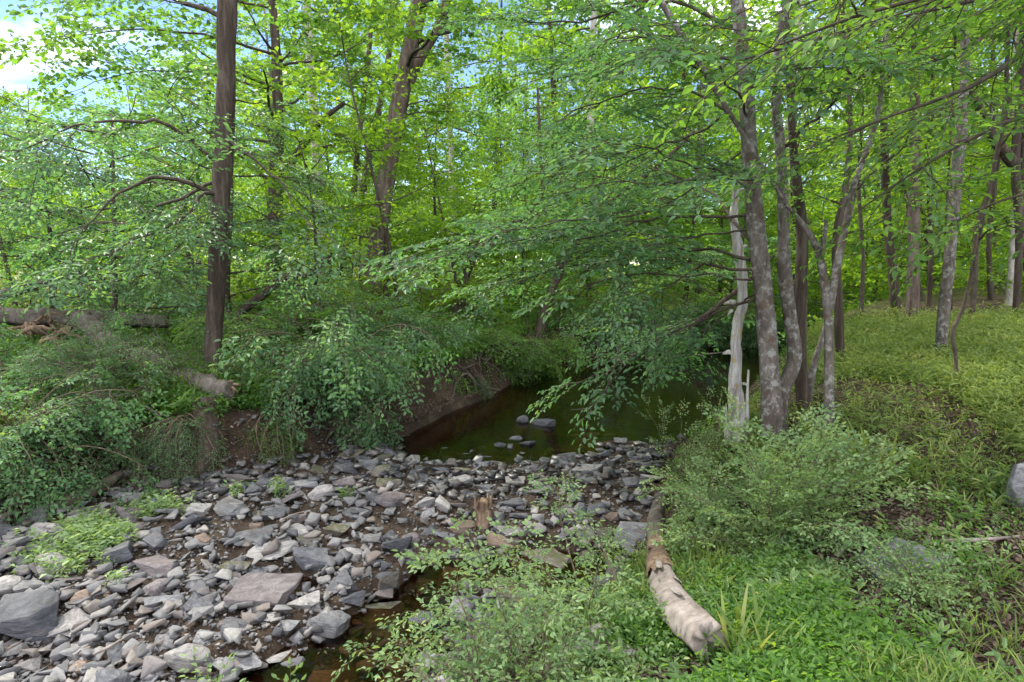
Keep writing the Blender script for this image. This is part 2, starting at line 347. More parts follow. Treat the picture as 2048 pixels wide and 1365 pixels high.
def rock_mat(name, stops, moss=0, rough=.75):
    m, N, L = newmat(name); tcn = N.new('ShaderNodeTexCoord'); oi = N.new('ShaderNodeObjectInfo')
    va = N.new('ShaderNodeVectorMath'); va.operation = 'ADD'; L.new(tcn.outputs['Object'], va.inputs[0]); sc_ = N.new('ShaderNodeVectorMath'); sc_.operation = 'SCALE'
    L.new(oi.outputs['Random'], sc_.inputs['Scale']); sc_.inputs[0].default_value = (37, 17, 29); L.new(sc_.outputs[0], va.inputs[1])
    mp2 = N.new('ShaderNodeMapping'); mp2.inputs['Scale'].default_value = (1, 1, 2.6); L.new(va.outputs[0], mp2.inputs[0]); v = mp2.outputs[0]
    n1 = noise(N, L, 2.6, 9, .66, v, .8); rp = ramp(N, stops); L.new(n1.outputs[0], rp.inputs[0]); col = rp.outputs[0]
    n2 = noise(N, L, 16, 4, .7, v); ov = N.new('ShaderNodeMixRGB'); ov.blend_type = 'OVERLAY'; ov.inputs[0].default_value = .5; L.new(col, ov.inputs[1]); L.new(n2.outputs[0], ov.inputs[2]); col = ov.outputs[0]
    hs = N.new('ShaderNodeHueSaturation'); mr = N.new('ShaderNodeMapRange'); mr.inputs[3].default_value = .75; mr.inputs[4].default_value = 1.22
    L.new(oi.outputs['Random'], mr.inputs[0]); L.new(mr.outputs[0], hs.inputs['Value']); L.new(col, hs.inputs['Color']); col = hs.outputs[0]
    n4 = noise(N, L, 1.1, 3, .5, v); r4 = ramp(N, [(.60, (0, 0, 0)), (.70, (.5, .5, .5))]); L.new(n4.outputs[0], r4.inputs[0])
    mr4 = N.new('ShaderNodeMixRGB'); L.new(r4.outputs[0], mr4.inputs[0]); L.new(col, mr4.inputs[1]); mr4.inputs[2].default_value = (.13, .09, .065, 1); col = mr4.outputs[0]
    if moss:
        ge = N.new('ShaderNodeNewGeometry'); sx = N.new('ShaderNodeSeparateXYZ'); L.new(ge.outputs['Normal'], sx.inputs[0])
        n3 = noise(N, L, 3, 5, .6, v); ml = N.new('ShaderNodeMath'); ml.operation = 'MULTIPLY'; L.new(sx.outputs[2], ml.inputs[0]); L.new(n3.outputs[0], ml.inputs[1])
        r3 = ramp(N, [(.42, (0, 0, 0)), (.52, (moss, moss, moss))]); L.new(ml.outputs[0], r3.inputs[0]); mm = N.new('ShaderNodeMixRGB'); L.new(r3.outputs[0], mm.inputs[0])
        L.new(col, mm.inputs[1]); mm.inputs[2].default_value = (.055, .06, .018, 1); col = mm.outputs[0]
    pb = N.new('ShaderNodeBsdfPrincipled'); pb.inputs['Roughness'].default_value = rough; pb.inputs['Specular IOR Level'].default_value = .35; L.new(col, pb.inputs['Base Color'])
    bu = N.new('ShaderNodeBump'); bu.inputs['Strength'].default_value = .55; bu.inputs['Distance'].default_value = .03; L.new(n1.outputs[0], bu.inputs['Height'])
    b2 = N.new('ShaderNodeBump'); b2.inputs['Strength'].default_value = .35; b2.inputs['Distance'].default_value = .006; L.new(n2.outputs[0], b2.inputs['Height']); L.new(bu.outputs[0], b2.inputs['Normal'])
    L.new(b2.outputs[0], pb.inputs['Normal']); o = N.new('ShaderNodeOutputMaterial'); L.new(pb.outputs[0], o.inputs[0]); return m
RM = {
 'pale grey': rock_mat('rock_pale', [(.3, (.11, .103, .10)), (.5, (.215, .205, .202)), (.7, (.32, .308, .30))]),
 'grey': rock_mat('rock_grey', [(.3, (.065, .065, .07)), (.5, (.14, .14, .148)), (.7, (.24, .24, .245))]),
 'dark slate': rock_mat('rock_slate', [(.3, (.03, .031, .037)), (.5, (.072, .074, .087)), (.72, (.155, .157, .175))], 0, .55),
 'purplish grey': rock_mat('rock_purple', [(.3, (.065, .055, .058)), (.5, (.125, .108, .112)), (.7, (.215, .195, .197))]),
 'reddish brown': rock_mat('rock_brown', [(.3, (.07, .05, .04)), (.5, (.16, .115, .09)), (.7, (.26, .20, .165))]),
 'mossy dark': rock_mat('rock_mossy', [(.3, (.05, .045, .035)), (.5, (.11, .10, .085)), (.7, (.19, .18, .16))], .85),
}
M_soil_, N_, L_ = None, None, None
def ground_mat():
    m, N, L = newmat('ground_soil'); tcn = N.new('ShaderNodeTexCoord'); v = tcn.outputs['Object']
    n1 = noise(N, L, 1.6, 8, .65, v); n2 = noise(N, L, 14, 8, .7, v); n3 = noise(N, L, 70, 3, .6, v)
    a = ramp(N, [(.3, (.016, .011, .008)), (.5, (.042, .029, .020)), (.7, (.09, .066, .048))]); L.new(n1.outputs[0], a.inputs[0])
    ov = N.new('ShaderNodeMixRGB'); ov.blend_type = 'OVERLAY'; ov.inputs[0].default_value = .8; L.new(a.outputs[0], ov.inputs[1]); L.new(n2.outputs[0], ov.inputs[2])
    # green far away where the sward is closed
    ge = N.new('ShaderNodeNewGeometry'); sx = N.new('ShaderNodeSeparateXYZ'); L.new(ge.outputs['Position'], sx.inputs[0])
    mr = N.new('ShaderNodeMapRange'); mr.inputs[1].default_value = 12; mr.inputs[2].default_value = 20; L.new(sx.outputs[1], mr.inputs[0])
    mz = N.new('ShaderNodeMapRange'); mz.inputs[1].default_value = -.3; mz.inputs[2].default_value = -.05; L.new(sx.outputs[2], mz.inputs[0])
    mu = N.new('ShaderNodeMath'); mu.operation = 'MULTIPLY'; L.new(mr.outputs[0], mu.inputs[0]); L.new(mz.outputs[0], mu.inputs[1])
    gr = ramp(N, [(.3, (.10, .16, .025)), (.6, (.19, .26, .05)), (.8, (.30, .33, .09))]); L.new(n2.outputs[0], gr.inputs[0])
    mg = N.new('ShaderNodeMixRGB'); L.new(mu.outputs[0], mg.inputs[0]); L.new(ov.outputs[0], mg.inputs[1]); L.new(gr.outputs[0], mg.inputs[2])
    # silt low in the creek
    ms = N.new('ShaderNodeMapRange'); ms.inputs[1].default_value = -1.0; ms.inputs[2].default_value = -1.08; L.new(sx.outputs[2], ms.inputs[0])
    si = N.new('ShaderNodeMixRGB'); L.new(ms.outputs[0], si.inputs[0]); L.new(mg.outputs[0], si.inputs[1]); md = N.new('ShaderNodeMapRange'); md.inputs[1].default_value = -1.12; md.inputs[2].default_value = -1.3; L.new(sx.outputs[2], md.inputs[0]); dk = N.new('ShaderNodeMixRGB'); L.new(md.outputs[0], dk.inputs[0]); dk.inputs[1].default_value = (.062, .038, .021, 1); dk.inputs[2].default_value = (.018, .011, .006, 1); L.new(dk.outputs[0], si.inputs[2])
    pb = N.new('ShaderNodeBsdfPrincipled'); pb.inputs['Roughness'].default_value = .9; pb.inputs['Specular IOR Level'].default_value = .2; L.new(si.outputs[0], pb.inputs['Base Color'])
    bu = N.new('ShaderNodeBump'); bu.inputs['Strength'].default_value = .8; bu.inputs['Distance'].default_value = .05; L.new(n2.outputs[0], bu.inputs['Height'])
    b2 = N.new('ShaderNodeBump'); b2.inputs['Strength'].default_value = .5; b2.inputs['Distance'].default_value = .01; L.new(n3.outputs[0], b2.inputs['Height']); L.new(bu.outputs[0], b2.inputs['Normal'])
    L.new(b2.outputs[0], pb.inputs['Normal']); o = N.new('ShaderNodeOutputMaterial'); L.new(pb.outputs[0], o.inputs[0]); return m
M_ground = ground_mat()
def water_mat():
    m, N, L = newmat('creek_water'); tcn = N.new('ShaderNodeTexCoord'); mp2 = N.new('ShaderNodeMapping'); mp2.inputs['Scale'].default_value = (1, 1, 1); L.new(tcn.outputs['Object'], mp2.inputs[0])
    n1 = noise(N, L, 3.0, 3, .5, mp2.outputs[0], .5); n2 = noise(N, L, 16, 2, .5, mp2.outputs[0])
    bu = N.new('ShaderNodeBump'); bu.inputs['Strength'].default_value = .10; bu.inputs['Distance'].default_value = .06; L.new(n1.outputs[0], bu.inputs['Height'])
    b2 = N.new('ShaderNodeBump'); b2.inputs['Strength'].default_value = .07; b2.inputs['Distance'].default_value = .015; L.new(n2.outputs[0], b2.inputs['Height']); L.new(bu.outputs[0], b2.inputs['Normal'])
    gl = N.new('ShaderNodeBsdfGlossy'); gl.inputs['Roughness'].default_value = .03; gl.inputs['Color'].default_value = (.95, .95, .95, 1); L.new(b2.outputs[0], gl.inputs['Normal'])
    tr = N.new('ShaderNodeBsdfTransparent'); tr.inputs[0].default_value = (.58, .43, .28, 1)
    fr = N.new('ShaderNodeFresnel'); fr.inputs[0].default_value = 1.40; L.new(b2.outputs[0], fr.inputs['Normal'])
    mi = N.new('ShaderNodeMixShader'); L.new(fr.outputs[0], mi.inputs[0]); L.new(tr.outputs[0], mi.inputs[1]); L.new(gl.outputs[0], mi.inputs[2])
    o = N.new('ShaderNodeOutputMaterial'); L.new(mi.outputs[0], o.inputs[0]); return m
M_water = water_mat()
# ------------------------------------------------------------------ ground and water
def warp(lo, hi, c, fine, n_f, grow=1.16, half=5.0):
    a = [c]; s = fine
    while a[-1] < hi:
        if a[-1] - c > half: s *= grow
        a.append(a[-1] + s)
    b = [c]; s = fine
    while b[-1] > lo:
        if c - b[-1] > half: s *= grow
        b.append(b[-1] - s)
    return np.array(b[::-1][:-1] + a)
gx = warp(-300, 300, -1.0, .055, 0, 1.07, 5.5); gy = warp(-60, 420, 6.0, .055, 0, 1.07, 4.8)
X, Y = np.meshgrid(gx, gy); Z = H(X.ravel(), Y.ravel()).reshape(X.shape)
V = np.stack([X.ravel(), Y.ravel(), Z.ravel()], 1); nx = len(gx)
ii = np.arange(len(gy) - 1)[:, None] * nx; jj = np.arange(nx - 1)[None]
F = np.stack([ii + jj, ii + jj + 1, ii + nx + jj + 1, ii + nx + jj], -1).reshape(-1, 4)
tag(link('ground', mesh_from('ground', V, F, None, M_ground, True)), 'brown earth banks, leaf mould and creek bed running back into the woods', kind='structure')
wacc = Acc(); xs = np.linspace(-30, 34, 33); ys = np.linspace(-12, 28, 21); XX, YY = np.meshgrid(xs, ys)
ii = np.arange(20)[:, None] * 33; jj = np.arange(32)[None]
wacc.add(np.stack([XX.ravel(), YY.ravel(), np.full(XX.size, WATER_Z)], 1), np.stack([ii + jj, ii + jj + 1, ii + 33 + jj + 1, ii + 33 + jj], -1).reshape(-1, 4))
w = part('water', wacc, M_water); tag(w, 'shallow brown creek water, still pool behind the stones', kind='structure')
# ------------------------------------------------------------------ rocks
def rock_proto(seed, kind):
    r = rg(seed); bm = bmesh.new()
    n = {'blocky': 13, 'flat': 16, 'wedge': 10, 'rounded': 34}[kind]
    if kind == 'rounded': pts = nrm(r.normal(0, 1, (n, 3))) * r.uniform(.85, 1, (n, 1))
    else:
        pts = r.uniform(-1, 1, (n, 3)); pts = np.sign(pts) * np.abs(pts) ** .45
        pts *= .82
        if kind == 'wedge': pts[:, 2] *= .35 + .65 * (pts[:, 0] * .5 + .5); pts[:, 1] *= .55 + .45 * (pts[:, 0] * -.5 + .5)
        ca = r.uniform(-.35, .35); pts[:, 0] += ca * pts[:, 1]
    for p in pts: bm.verts.new(p)
    res = bmesh.ops.convex_hull(bm, input=bm.verts[:]); 
    junk = [g for g in res['geom_interior'] + res['geom_unused'] if isinstance(g, bmesh.types.BMVert) and g.is_valid]
    if junk: bmesh.ops.delete(bm, geom=list(set(junk)), context='VERTS')
    bmesh.ops.dissolve_limit(bm, angle_limit=R_(14), verts=bm.verts[:], edges=bm.edges[:])
    bmesh.ops.bevel(bm, geom=bm.edges[:], offset=.10 if kind == 'rounded' else .055, segments=2, affect='EDGES', profile=.6, clamp_overlap=True)
    bmesh.ops.triangulate(bm, faces=bm.faces[:])
    bmesh.ops.subdivide_edges(bm, edges=[e for e in bm.edges if e.calc_length() > .35], cuts=2, use_grid_fill=True)
    bmesh.ops.triangulate(bm, faces=bm.faces[:])
    co = np.array([v.co for v in bm.verts]); dirn = nrm(co)
    dv = .075 * vn(co + seed * 7.3, 1.7) + .045 * vn(co + seed * 3.1, 4.0)
    lay = .04 * vn(co * np.array([.6, .6, 5]) + seed, 1.6)
    co = co + dirn * (dv + (lay if kind != 'rounded' else 0))[:, None]
    for v, c in zip(bm.verts, co): v.co = c
    bm.normal_update()
    me = bpy.data.meshes.new('stone'); bm.to_mesh(me); bm.free()
    me.polygons.foreach_set('use_smooth', np.ones(len(me.polygons), bool))
    try: me.set_sharp_from_angle(angle=R_(32))
    except Exception: pass
    me.materials.append(RM['grey']); return me
PROTO = {k: [rock_proto(100 + i * 7 + j * 31, k) for i in range(n)] for j, (k, n) in enumerate([('blocky', 7), ('flat', 7), ('wedge', 6), ('rounded', 5)])}
ROCKS = []
def rock(x, y, w, kind, colr, seed, tall=None, rz=None, tilt=.22, lift=.25, z=None, dy=None):
    r = rg(seed); me = PROTO[kind][r.integers(len(PROTO[kind]))]
    o = bpy.data.objects.new('stone', me); C.objects.link(o); o.material_slots[0].link = 'OBJECT'; o.material_slots[0].material = RM[colr]
    sx = w * .5 * 1.1; sy = sx * (r.uniform(.6, .9) if dy is None else dy)
    th = (tall if tall is not None else {'blocky': .5, 'flat': .24, 'wedge': .42, 'rounded': .52}[kind] * r.uniform(.8, 1.2)) * sx
    o.scale = (sx, sy, th); o.rotation_euler = (r.normal(0, tilt), r.normal(0, tilt), r.uniform(-.6, .6) if rz is None else rz)
    o.location = (x, y, (h1(x, y) if z is None else z) + th * lift)
    ROCKS.append(dict(o=o, x=x, y=y, w=w, kind=kind, col=colr)); return o
def prock(px, py, wpx, kind, colr, tall=None, rz=None, tilt=.12, lift=.35, dy=None, label=None):
    g = G(px, py); dist = math.sqrt(g[0] ** 2 * .2 + g[1] ** 2 + (CAM_Z - g[2]) ** 2)
    o = rock(g[0], g[1], wpx * dist / FPX, kind, colr, int(px * 7 + py), tall, rz, tilt, lift, None, dy)
    if label: o['label'] = label; ROCKS[-1]['lab'] = True
    return o
prock(42, 1262, 150, 'blocky', 'dark slate', .50, .12, .05, .45, .8, 'largest dark slate boulder, angular, at the left edge of the stones')
prock(219, 1124, 88, 'flat', 'dark slate', .4, .35, .2, .5, None, 'tilted dark slate slab just below the green weeds on the left')
prock(314, 1145, 98, 'wedge', 'purplish grey', .4, -.6, .2, .5, None, 'purplish brown slanting slab right of the tilted dark slab')
prock(523, 1200, 122, 'flat', 'purplish grey', .30, .1, .06, .6, .85, 'broad purplish layered slab in the middle of the dry stones')
prock(625, 1130, 76, 'blocky', 'dark slate', .5, .2, .1, .4, None, 'dark angular block with a white fleck above the broad slab')
prock(396, 1028, 42, 'flat', 'pale grey', .5, .2, .1, .6, None, 'bright whitish stone near the weeds below the left bank')
prock(1087, 856, 54, 'blocky', 'dark slate', .5, .05, .05, .5, .6, 'larger of two dark rocks standing out of the still pool')
prock(1046, 850, 26, 'rounded', 'dark slate', .9, 0, .1, .6, None, 'smaller of two dark rocks standing out of the still pool')
prock(776, 1185, 54, 'blocky', 'mossy dark', .8, .1, .08, .4, None, 'square mossy block at the edge of the brown channel')
prock(759, 1250, 92, 'flat', 'mossy dark', .45, -.1, .08, .5, None, 'long mossy rock lying in the brown channel')
prock(957, 1128, 70, 'wedge', 'dark slate', .5, .3, .1, .5, None, 'dark wedge rock with pale top under the sparse shrub')
prock(1090, 1140, 105, 'blocky', 'mossy dark', .5, .2, .08, .3, None, 'big brown rock in the water behind the sparse shrub stems')
prock(1271, 1085, 90, 'flat', 'grey', .5, -.4, .1, .5, None, 'wide grey rock beside the foot of the right bank')
g = G(1190, 1315); rock(g[0], g[1], .46, 'flat', 'pale grey', 5, .32, .3, .06, .5)['label'] = 'large pale rock at the bottom edge among the bank herbs'; ROCKS[-1]['lab'] = True
g = G(2055, 1010); rock(g[0], g[1], .34, 'rounded', 'grey', 9, 1.15, .3, .1, .45)['label'] = 'grey upright boulder at the right edge of the grassy slope'; ROCKS[-1]['lab'] = True
g = G(1800, 1125); rock(g[0], g[1], .62, 'flat', 'grey', 19, .30, .35, .04, .05, None, .6)['label'] = 'half buried grey rock behind the grass on the right bank'; ROCKS[-1]['lab'] = True
for a in [(314, 1090, 48, 'blocky', 'dark slate'), (260, 1062, 60, 'flat', 'purplish grey'), (540, 1105, 98, 'flat', 'pale grey'), (505, 1080, 78, 'flat', 'grey'), (147, 1254, 84, 'flat', 'pale grey'),
          (147, 1303, 98, 'flat', 'pale grey'), (243, 1275, 64, 'wedge', 'pale grey'), (660, 1260, 78, 'rounded', 'grey'), (403, 1222, 86, 'flat', 'dark slate'), (417, 1200, 46, 'flat', 'grey'),
          (605, 1210, 78, 'flat', 'pale grey'), (530, 1243, 66, 'wedge', 'pale grey'), (468, 1263, 66, 'wedge', 'dark slate'), (380, 1328, 78, 'rounded', 'pale grey'), (478, 1340, 78, 'flat', 'grey'),
          (574, 1270, 46, 'blocky', 'grey'), (608, 1268, 28, 'blocky', 'dark slate'), (650, 1362, 64, 'flat', 'reddish brown'), (410, 1090, 46, 'blocky', 'reddish brown'), (472, 1034, 50, 'blocky', 'dark slate'),
          (455, 1020, 80, 'flat', 'grey'), (595, 1064, 52, 'flat', 'pale grey'), (513, 1058, 32, 'blocky', 'reddish brown'), (741, 1085, 56, 'blocky', 'pale grey'), (777, 1080, 44, 'blocky', 'dark slate'),
          (707, 1116, 48, 'rounded', 'pale grey'), (762, 1128, 58, 'wedge', 'dark slate'), (813, 1124, 38, 'wedge', 'dark slate'), (902, 1117, 62, 'flat', 'grey'), (707, 1210, 58, 'wedge', 'dark slate'),
          (711, 1274, 34, 'blocky', 'dark slate'), (697, 1312, 44, 'blocky', 'dark slate'), (858, 1203, 44, 'blocky', 'grey'), (1001, 1090, 70, 'flat', 'reddish brown'), (844, 1010, 52, 'flat', 'grey'),
          (888, 1017, 40, 'blocky', 'pale grey'), (926, 969, 42, 'blocky', 'grey'), (834, 959, 58, 'flat', 'dark slate'), (762, 952, 54, 'rounded', 'mossy dark'), (1059, 942, 42, 'wedge', 'dark slate'),
          (1029, 966, 48, 'flat', 'pale grey'), (1169, 959, 48, 'flat', 'grey'), (1152, 1000, 34, 'blocky', 'dark slate'), (1206, 1076, 54, 'blocky', 'mossy dark'), (1222, 1038, 34, 'blocky', 'reddish brown'),
          (1169, 1070, 48, 'flat', 'grey'), (1073, 1066, 42, 'rounded', 'grey'), (1022, 1070, 64, 'flat', 'grey'), (929, 1062, 54, 'rounded', 'reddish brown'), (690, 945, 46, 'blocky', 'dark slate'),
          (1032, 884, 30, 'rounded', 'dark slate'), (1056, 894, 30, 'blocky', 'dark slate'), (1001, 898, 34, 'rounded', 'dark slate'), (1182, 873, 34, 'flat', 'dark slate'), (1215, 872, 30, 'flat', 'grey'),
          (1150, 878, 26, 'blocky', 'dark slate'), (1240, 884, 30, 'flat', 'grey'), (962, 897, 24, 'flat', 'grey'), (1040, 915, 34, 'flat', 'dark slate'), (930, 915, 30, 'flat', 'dark slate'), (1110, 905, 32, 'flat', 'dark slate'),
          (1285, 1000, 46, 'flat', 'grey'), (1302, 960, 40, 'flat', 'grey'), (60, 1180, 50, 'blocky', 'grey'), (85, 1195, 44, 'rounded', 'grey'), (8, 1180, 60, 'rounded', 'pale grey'), (330, 1268, 44, 'flat', 'grey'),
          (1095, 1360, 60, 'rounded', 'pale grey'), (745, 910, 40, 'flat', 'dark slate'), (1010, 1330, 60, 'rounded', 'mossy dark'), (850, 1350, 70, 'flat', 'mossy dark')]:
    prock(*a)
# scattered stones on the bar, dart throwing with shrinking sizes
rr = rg(77); cols = ['pale grey'] * 5 + ['grey'] * 6 + ['dark slate'] * 4 + ['purplish grey'] * 3 + ['reddish brown'] * 1 + ['mossy dark'] * 1
kinds = ['flat'] * 6 + ['blocky'] * 5 + ['wedge'] * 4 + ['rounded'] * 3
taken = [(q['x'], q['y'], q['w'] * .5) for q in ROCKS]
def throw(n, wlo, whi, pack, tries=60000):
    out = []; r = rr; k = 0
    T = np.array(taken)
    while len(out) < n and k < tries:
        k += 1; px = r.uniform(-60, 1330); py = 905 + 480 * r.uniform(0, 1) ** 1.25
        if py < 950 and px < 560: continue
        d = ray(px, py); t = (-.9 - CAM_Z) / d[2]; x, y = d[0] * t, d[1] * t
        if not (inside(np.array([x]), np.array([y]), CREEK)[0]): continue
        w = r.uniform(wlo, whi); z = h1(x, y)
        if z < WATER_Z - .22 or (z < WATER_Z - .06 and r.uniform() < .75): continue
        dd = np.hypot(T[:, 0] - x, T[:, 1] - y)
        if np.any(dd < (T[:, 2] + w * .5) * pack): continue
        T = np.vstack([T, [x, y, w * .5]]); out.append((x, y, w)); taken.append((x, y, w * .5))
    return out
nhand = len(ROCKS)
sc_a = throw(70, .24, .36, .80) + throw(110, .16, .24, .76) + throw(300 - nhand - 180 + 4, .12, .16, .76)
for i, (x, y, w) in enumerate(sc_a):
    dark = y > 5.9 or x > -.2
    c_ = cols[rr.integers(len(cols))]
    if dark and c_ == 'pale grey' and rr.uniform() < .9: c_ = 'dark slate'
    if dark and c_ in ('purplish grey', 'grey', 'reddish brown') and rr.uniform() < .6: c_ = 'dark slate' if rr.uniform() < .7 else 'mossy dark'
    rock(x, y, w * 1.08, kinds[rr.integers(len(kinds))], c_, 9000 + i, tilt=.25, lift=.35)
# labels for the stones
ZA = [(60, 1262, 'beside the largest dark boulder'), (180, 1330, 'below the largest dark boulder'), (260, 1160, 'by the two slanting slabs'), (150, 1120, 'at the edge of the green weeds'), (330, 1040, 'just below the left bank weeds'),
      (520, 1180, 'around the broad purplish slab'), (420, 1330, 'at the bottom edge of the dry stones'), (560, 1290, 'at the near end of the brown channel'), (640, 1100, 'around the dark block with a white fleck'),
      (480, 1060, 'below the leaning root trunk'), (600, 990, 'on the bar under the hanging shrub'), (740, 1000, 'on the bar below the tree roots'), (760, 1130, 'between dry bar and brown channel'), (740, 1250, 'by the long mossy rock'),
      (850, 960, 'in the dark band before the pool'), (960, 1010, 'around the rotten stump'), (1060, 880, 'standing near the two pool rocks'), (1050, 970, 'in the dark band right of the stump'), (1180, 890, 'on the stony spit in the pool'),
      (1160, 990, 'at the right end of the dark band'), (1050, 1080, 'behind the sparse shrub'), (1230, 1060, 'against the foot of the right bank'), (900, 1150, 'under the sparse shrub twigs'), (980, 1330, 'among herbs at the bottom edge')]
ORD = ['leftmost', 'second from left', 'third from left', 'fourth from left', 'fifth from left', 'sixth from left', 'seventh from left', 'eighth from left', 'ninth from left', 'tenth from left']
lab = {}
for q in ROCKS:
    if q.get('lab'): tag(q['o'], None, 'rock', 'stones of the creek'); continue
    a, b, _ = project((q['x'], q['y'], h1(q['x'], q['y']))); z_ = min(ZA, key=lambda t: (t[0] - a[0]) ** 2 + (1.6 * (t[1] - b[0])) ** 2)[2]
    sz = 'large' if q['w'] > .27 else ('small' if q['w'] < .165 else 'middling')
    q['px'] = a[0]; lab.setdefault(f"{sz} {q['kind']} {q['col']} stone {z_}", []).append(q)
for k, v in lab.items():
    v.sort(key=lambda q: q['px'])
    for i, q in enumerate(v):
        tag(q['o'], k + ('' if len(v) == 1 else ', ' + ORD[min(i, 9)]), 'stone', 'stones of the creek')
# the many small stones and pebbles: nobody could count them
def rubble(name, label, n, lo, hi, seed, mats, lift=.3, tall=(.35, .8), yr=(-9, 99)):
    r = rg(seed); bmp = []
    for s in range(10):
        bm = bmesh.new(); pts = r.uniform(-1, 1, (11, 3)); pts = np.sign(pts) * np.abs(pts) ** .5 * .8
        for p in pts: bm.verts.new(p)
        bmesh.ops.convex_hull(bm, input=bm.verts[:]); bmesh.ops.delete(bm, geom=[v for v in bm.verts if not v.link_faces], context='VERTS')
        bmesh.ops.bevel(bm, geom=bm.edges[:], offset=.06, segments=1, affect='EDGES', clamp_overlap=True)
        bmesh.ops.triangulate(bm, faces=bm.faces[:]); bm.verts.index_update()
        bmp.append((np.array([v.co[:] for v in bm.verts]), np.array([[v.index for v in f.verts] for f in bm.faces]))); bm.free()
    px = r.uniform(-150, 1420, n * 3); py = 880 + 560 * r.uniform(0, 1, n * 3) ** 1.35; d = np.stack([(px - 1024) / FPX, CP + (682.5 - py) / FPX * SP, -SP + (682.5 - py) / FPX * CP], 1)
    t = (-.9 - CAM_Z) / d[:, 2]; x = d[:, 0] * t; y = d[:, 1] * t; ok = inside(x, y, CREEK) | (seg_dist(x, y, LB) < .35); ok &= (y > yr[0] + .5 * vn2(x, y, 1.5)) & (y <= yr[1] + .5 * vn2(x, y, 1.5)); x = x[ok][:n]; y = y[ok][:n]; z = H(x, y)
    a = Acc(); mi = []
    for i in range(len(x)):
        if z[i] < WATER_Z - (.03 if r.uniform() < .8 else .3): continue
        s = lo + (hi - lo) * r.uniform() ** 1.3; v, f = bmp[r.integers(10)]; R = np.array(Matrix.Rotation(r.uniform(0, 6.3), 3, 'Z') @ Matrix.Rotation(r.normal(0, .35), 3, 'X'))
        vv = (v * np.array([s, s * r.uniform(.6, .95), s * r.uniform(*tall)]) * .5) @ R.T + [x[i], y[i], z[i] + s * lift * .5]
        a.add(vv, f, np.full(len(v), r.uniform()))
    o = part(name, a, mats); tag(o, label, kind='stuff'); return o
def rubble_mat(k=1.0, rough=.75):
    m, N, L = newmat('rubble_stone'); at = N.new('ShaderNodeAttribute'); at.attribute_name = 'rnd'
    rp = ramp(N, [(0, (.04, .04, .047)), (.22, (.10, .10, .108)), (.45, (.17, .168, .172)), (.58, (.125, .115, .12)), (.68, (.14, .115, .102)), (.84, (.235, .228, .22)), (1, (.06, .062, .072))]); L.new(at.outputs['Fac'], rp.inputs[0])
    for e_ in rp.color_ramp.elements: e_.color = [c_ * k for c_ in e_.color[:3]] + [1]
    tcn = N.new('ShaderNodeTexCoord'); n1 = noise(N, L, 30, 6, .7, tcn.outputs['Object']); ov = N.new('ShaderNodeMixRGB'); ov.blend_type = 'OVERLAY'; ov.inputs[0].default_value = .7
    L.new(rp.outputs[0], ov.inputs[1]); L.new(n1.outputs[0], ov.inputs[2]); pb = N.new('ShaderNodeBsdfPrincipled'); pb.inputs['Roughness'].default_value = rough; L.new(ov.outputs[0], pb.inputs['Base Color'])
    o = N.new('ShaderNodeOutputMaterial'); L.new(pb.outputs[0], o.inputs[0]); return m
M_rub = rubble_mat(.86); M_wet = rubble_mat(.5, .45)
rubble('rubble', 'small dry broken stones filling the gaps between the larger creek stones', 1700, .06, .20, 5, M_rub, .6, (.25, .5), (-9, 5.9))
rubble('rubble', 'small dark damp stones along the edge of the pool', 2000, .06, .20, 7, M_wet, .6, (.3, .6), (5.9, 99))
rubble('gravel', 'fine gravel and chips strewn over the dry creek bar', 9000, .012, .06, 6, M_rub, .4, (.35, .8), (-9, 5.9))
rubble('gravel', 'dark wet gravel near the pool', 7000, .012, .06, 8, M_wet, .4, (.35, .8), (5.9, 99))
# ------------------------------------------------------------------ trees
S_small = spray_set(10, 6, nside=8, nl=5, leaf=.105, asp=.48, rn=.28, flat=.06, droop=.10)            # hornbeam-like flat sprays
S_maple = spray_set(20, 5, nside=6, nl=3, leaf=.17, asp=.75, rn=.5, droop=.25, sidelen=.45)
S_beech = spray_set(30, 5, nside=7, nl=4, leaf=.10, asp=.52, rn=.4, droop=.22, flat=.06, low='fine')
S_priv = spray_set(40, 5, nside=11, nl=8, leaf=.06, asp=.5, rn=.6, droop=.25, flat=.25, sidelen=.35)
S_low = spray_set(50, 5, nside=8, nl=5, leaf=.13, asp=.6, low=True, rn=.7, flat=.3, droop=.2, twig=False)
S_lowb = spray_set(60, 5, nside=7, nl=4, leaf=.19, asp=.7, low=True, rn=.8, flat=.35, droop=.2, twig=False)
def limb(r, p, d, L, rad, nseg=8, gn=.12, up=.03):
    pts = [np.array(p, float)]; d = nrm(np.array(d, float))
    for i in range(nseg):
        d = nrm(d + r.normal(0, gn, 3) + np.array([0, 0, up])); pts.append(pts[-1] + d * L / nseg)
    return np.array(pts), np.linspace(rad, rad * .28, nseg + 1)
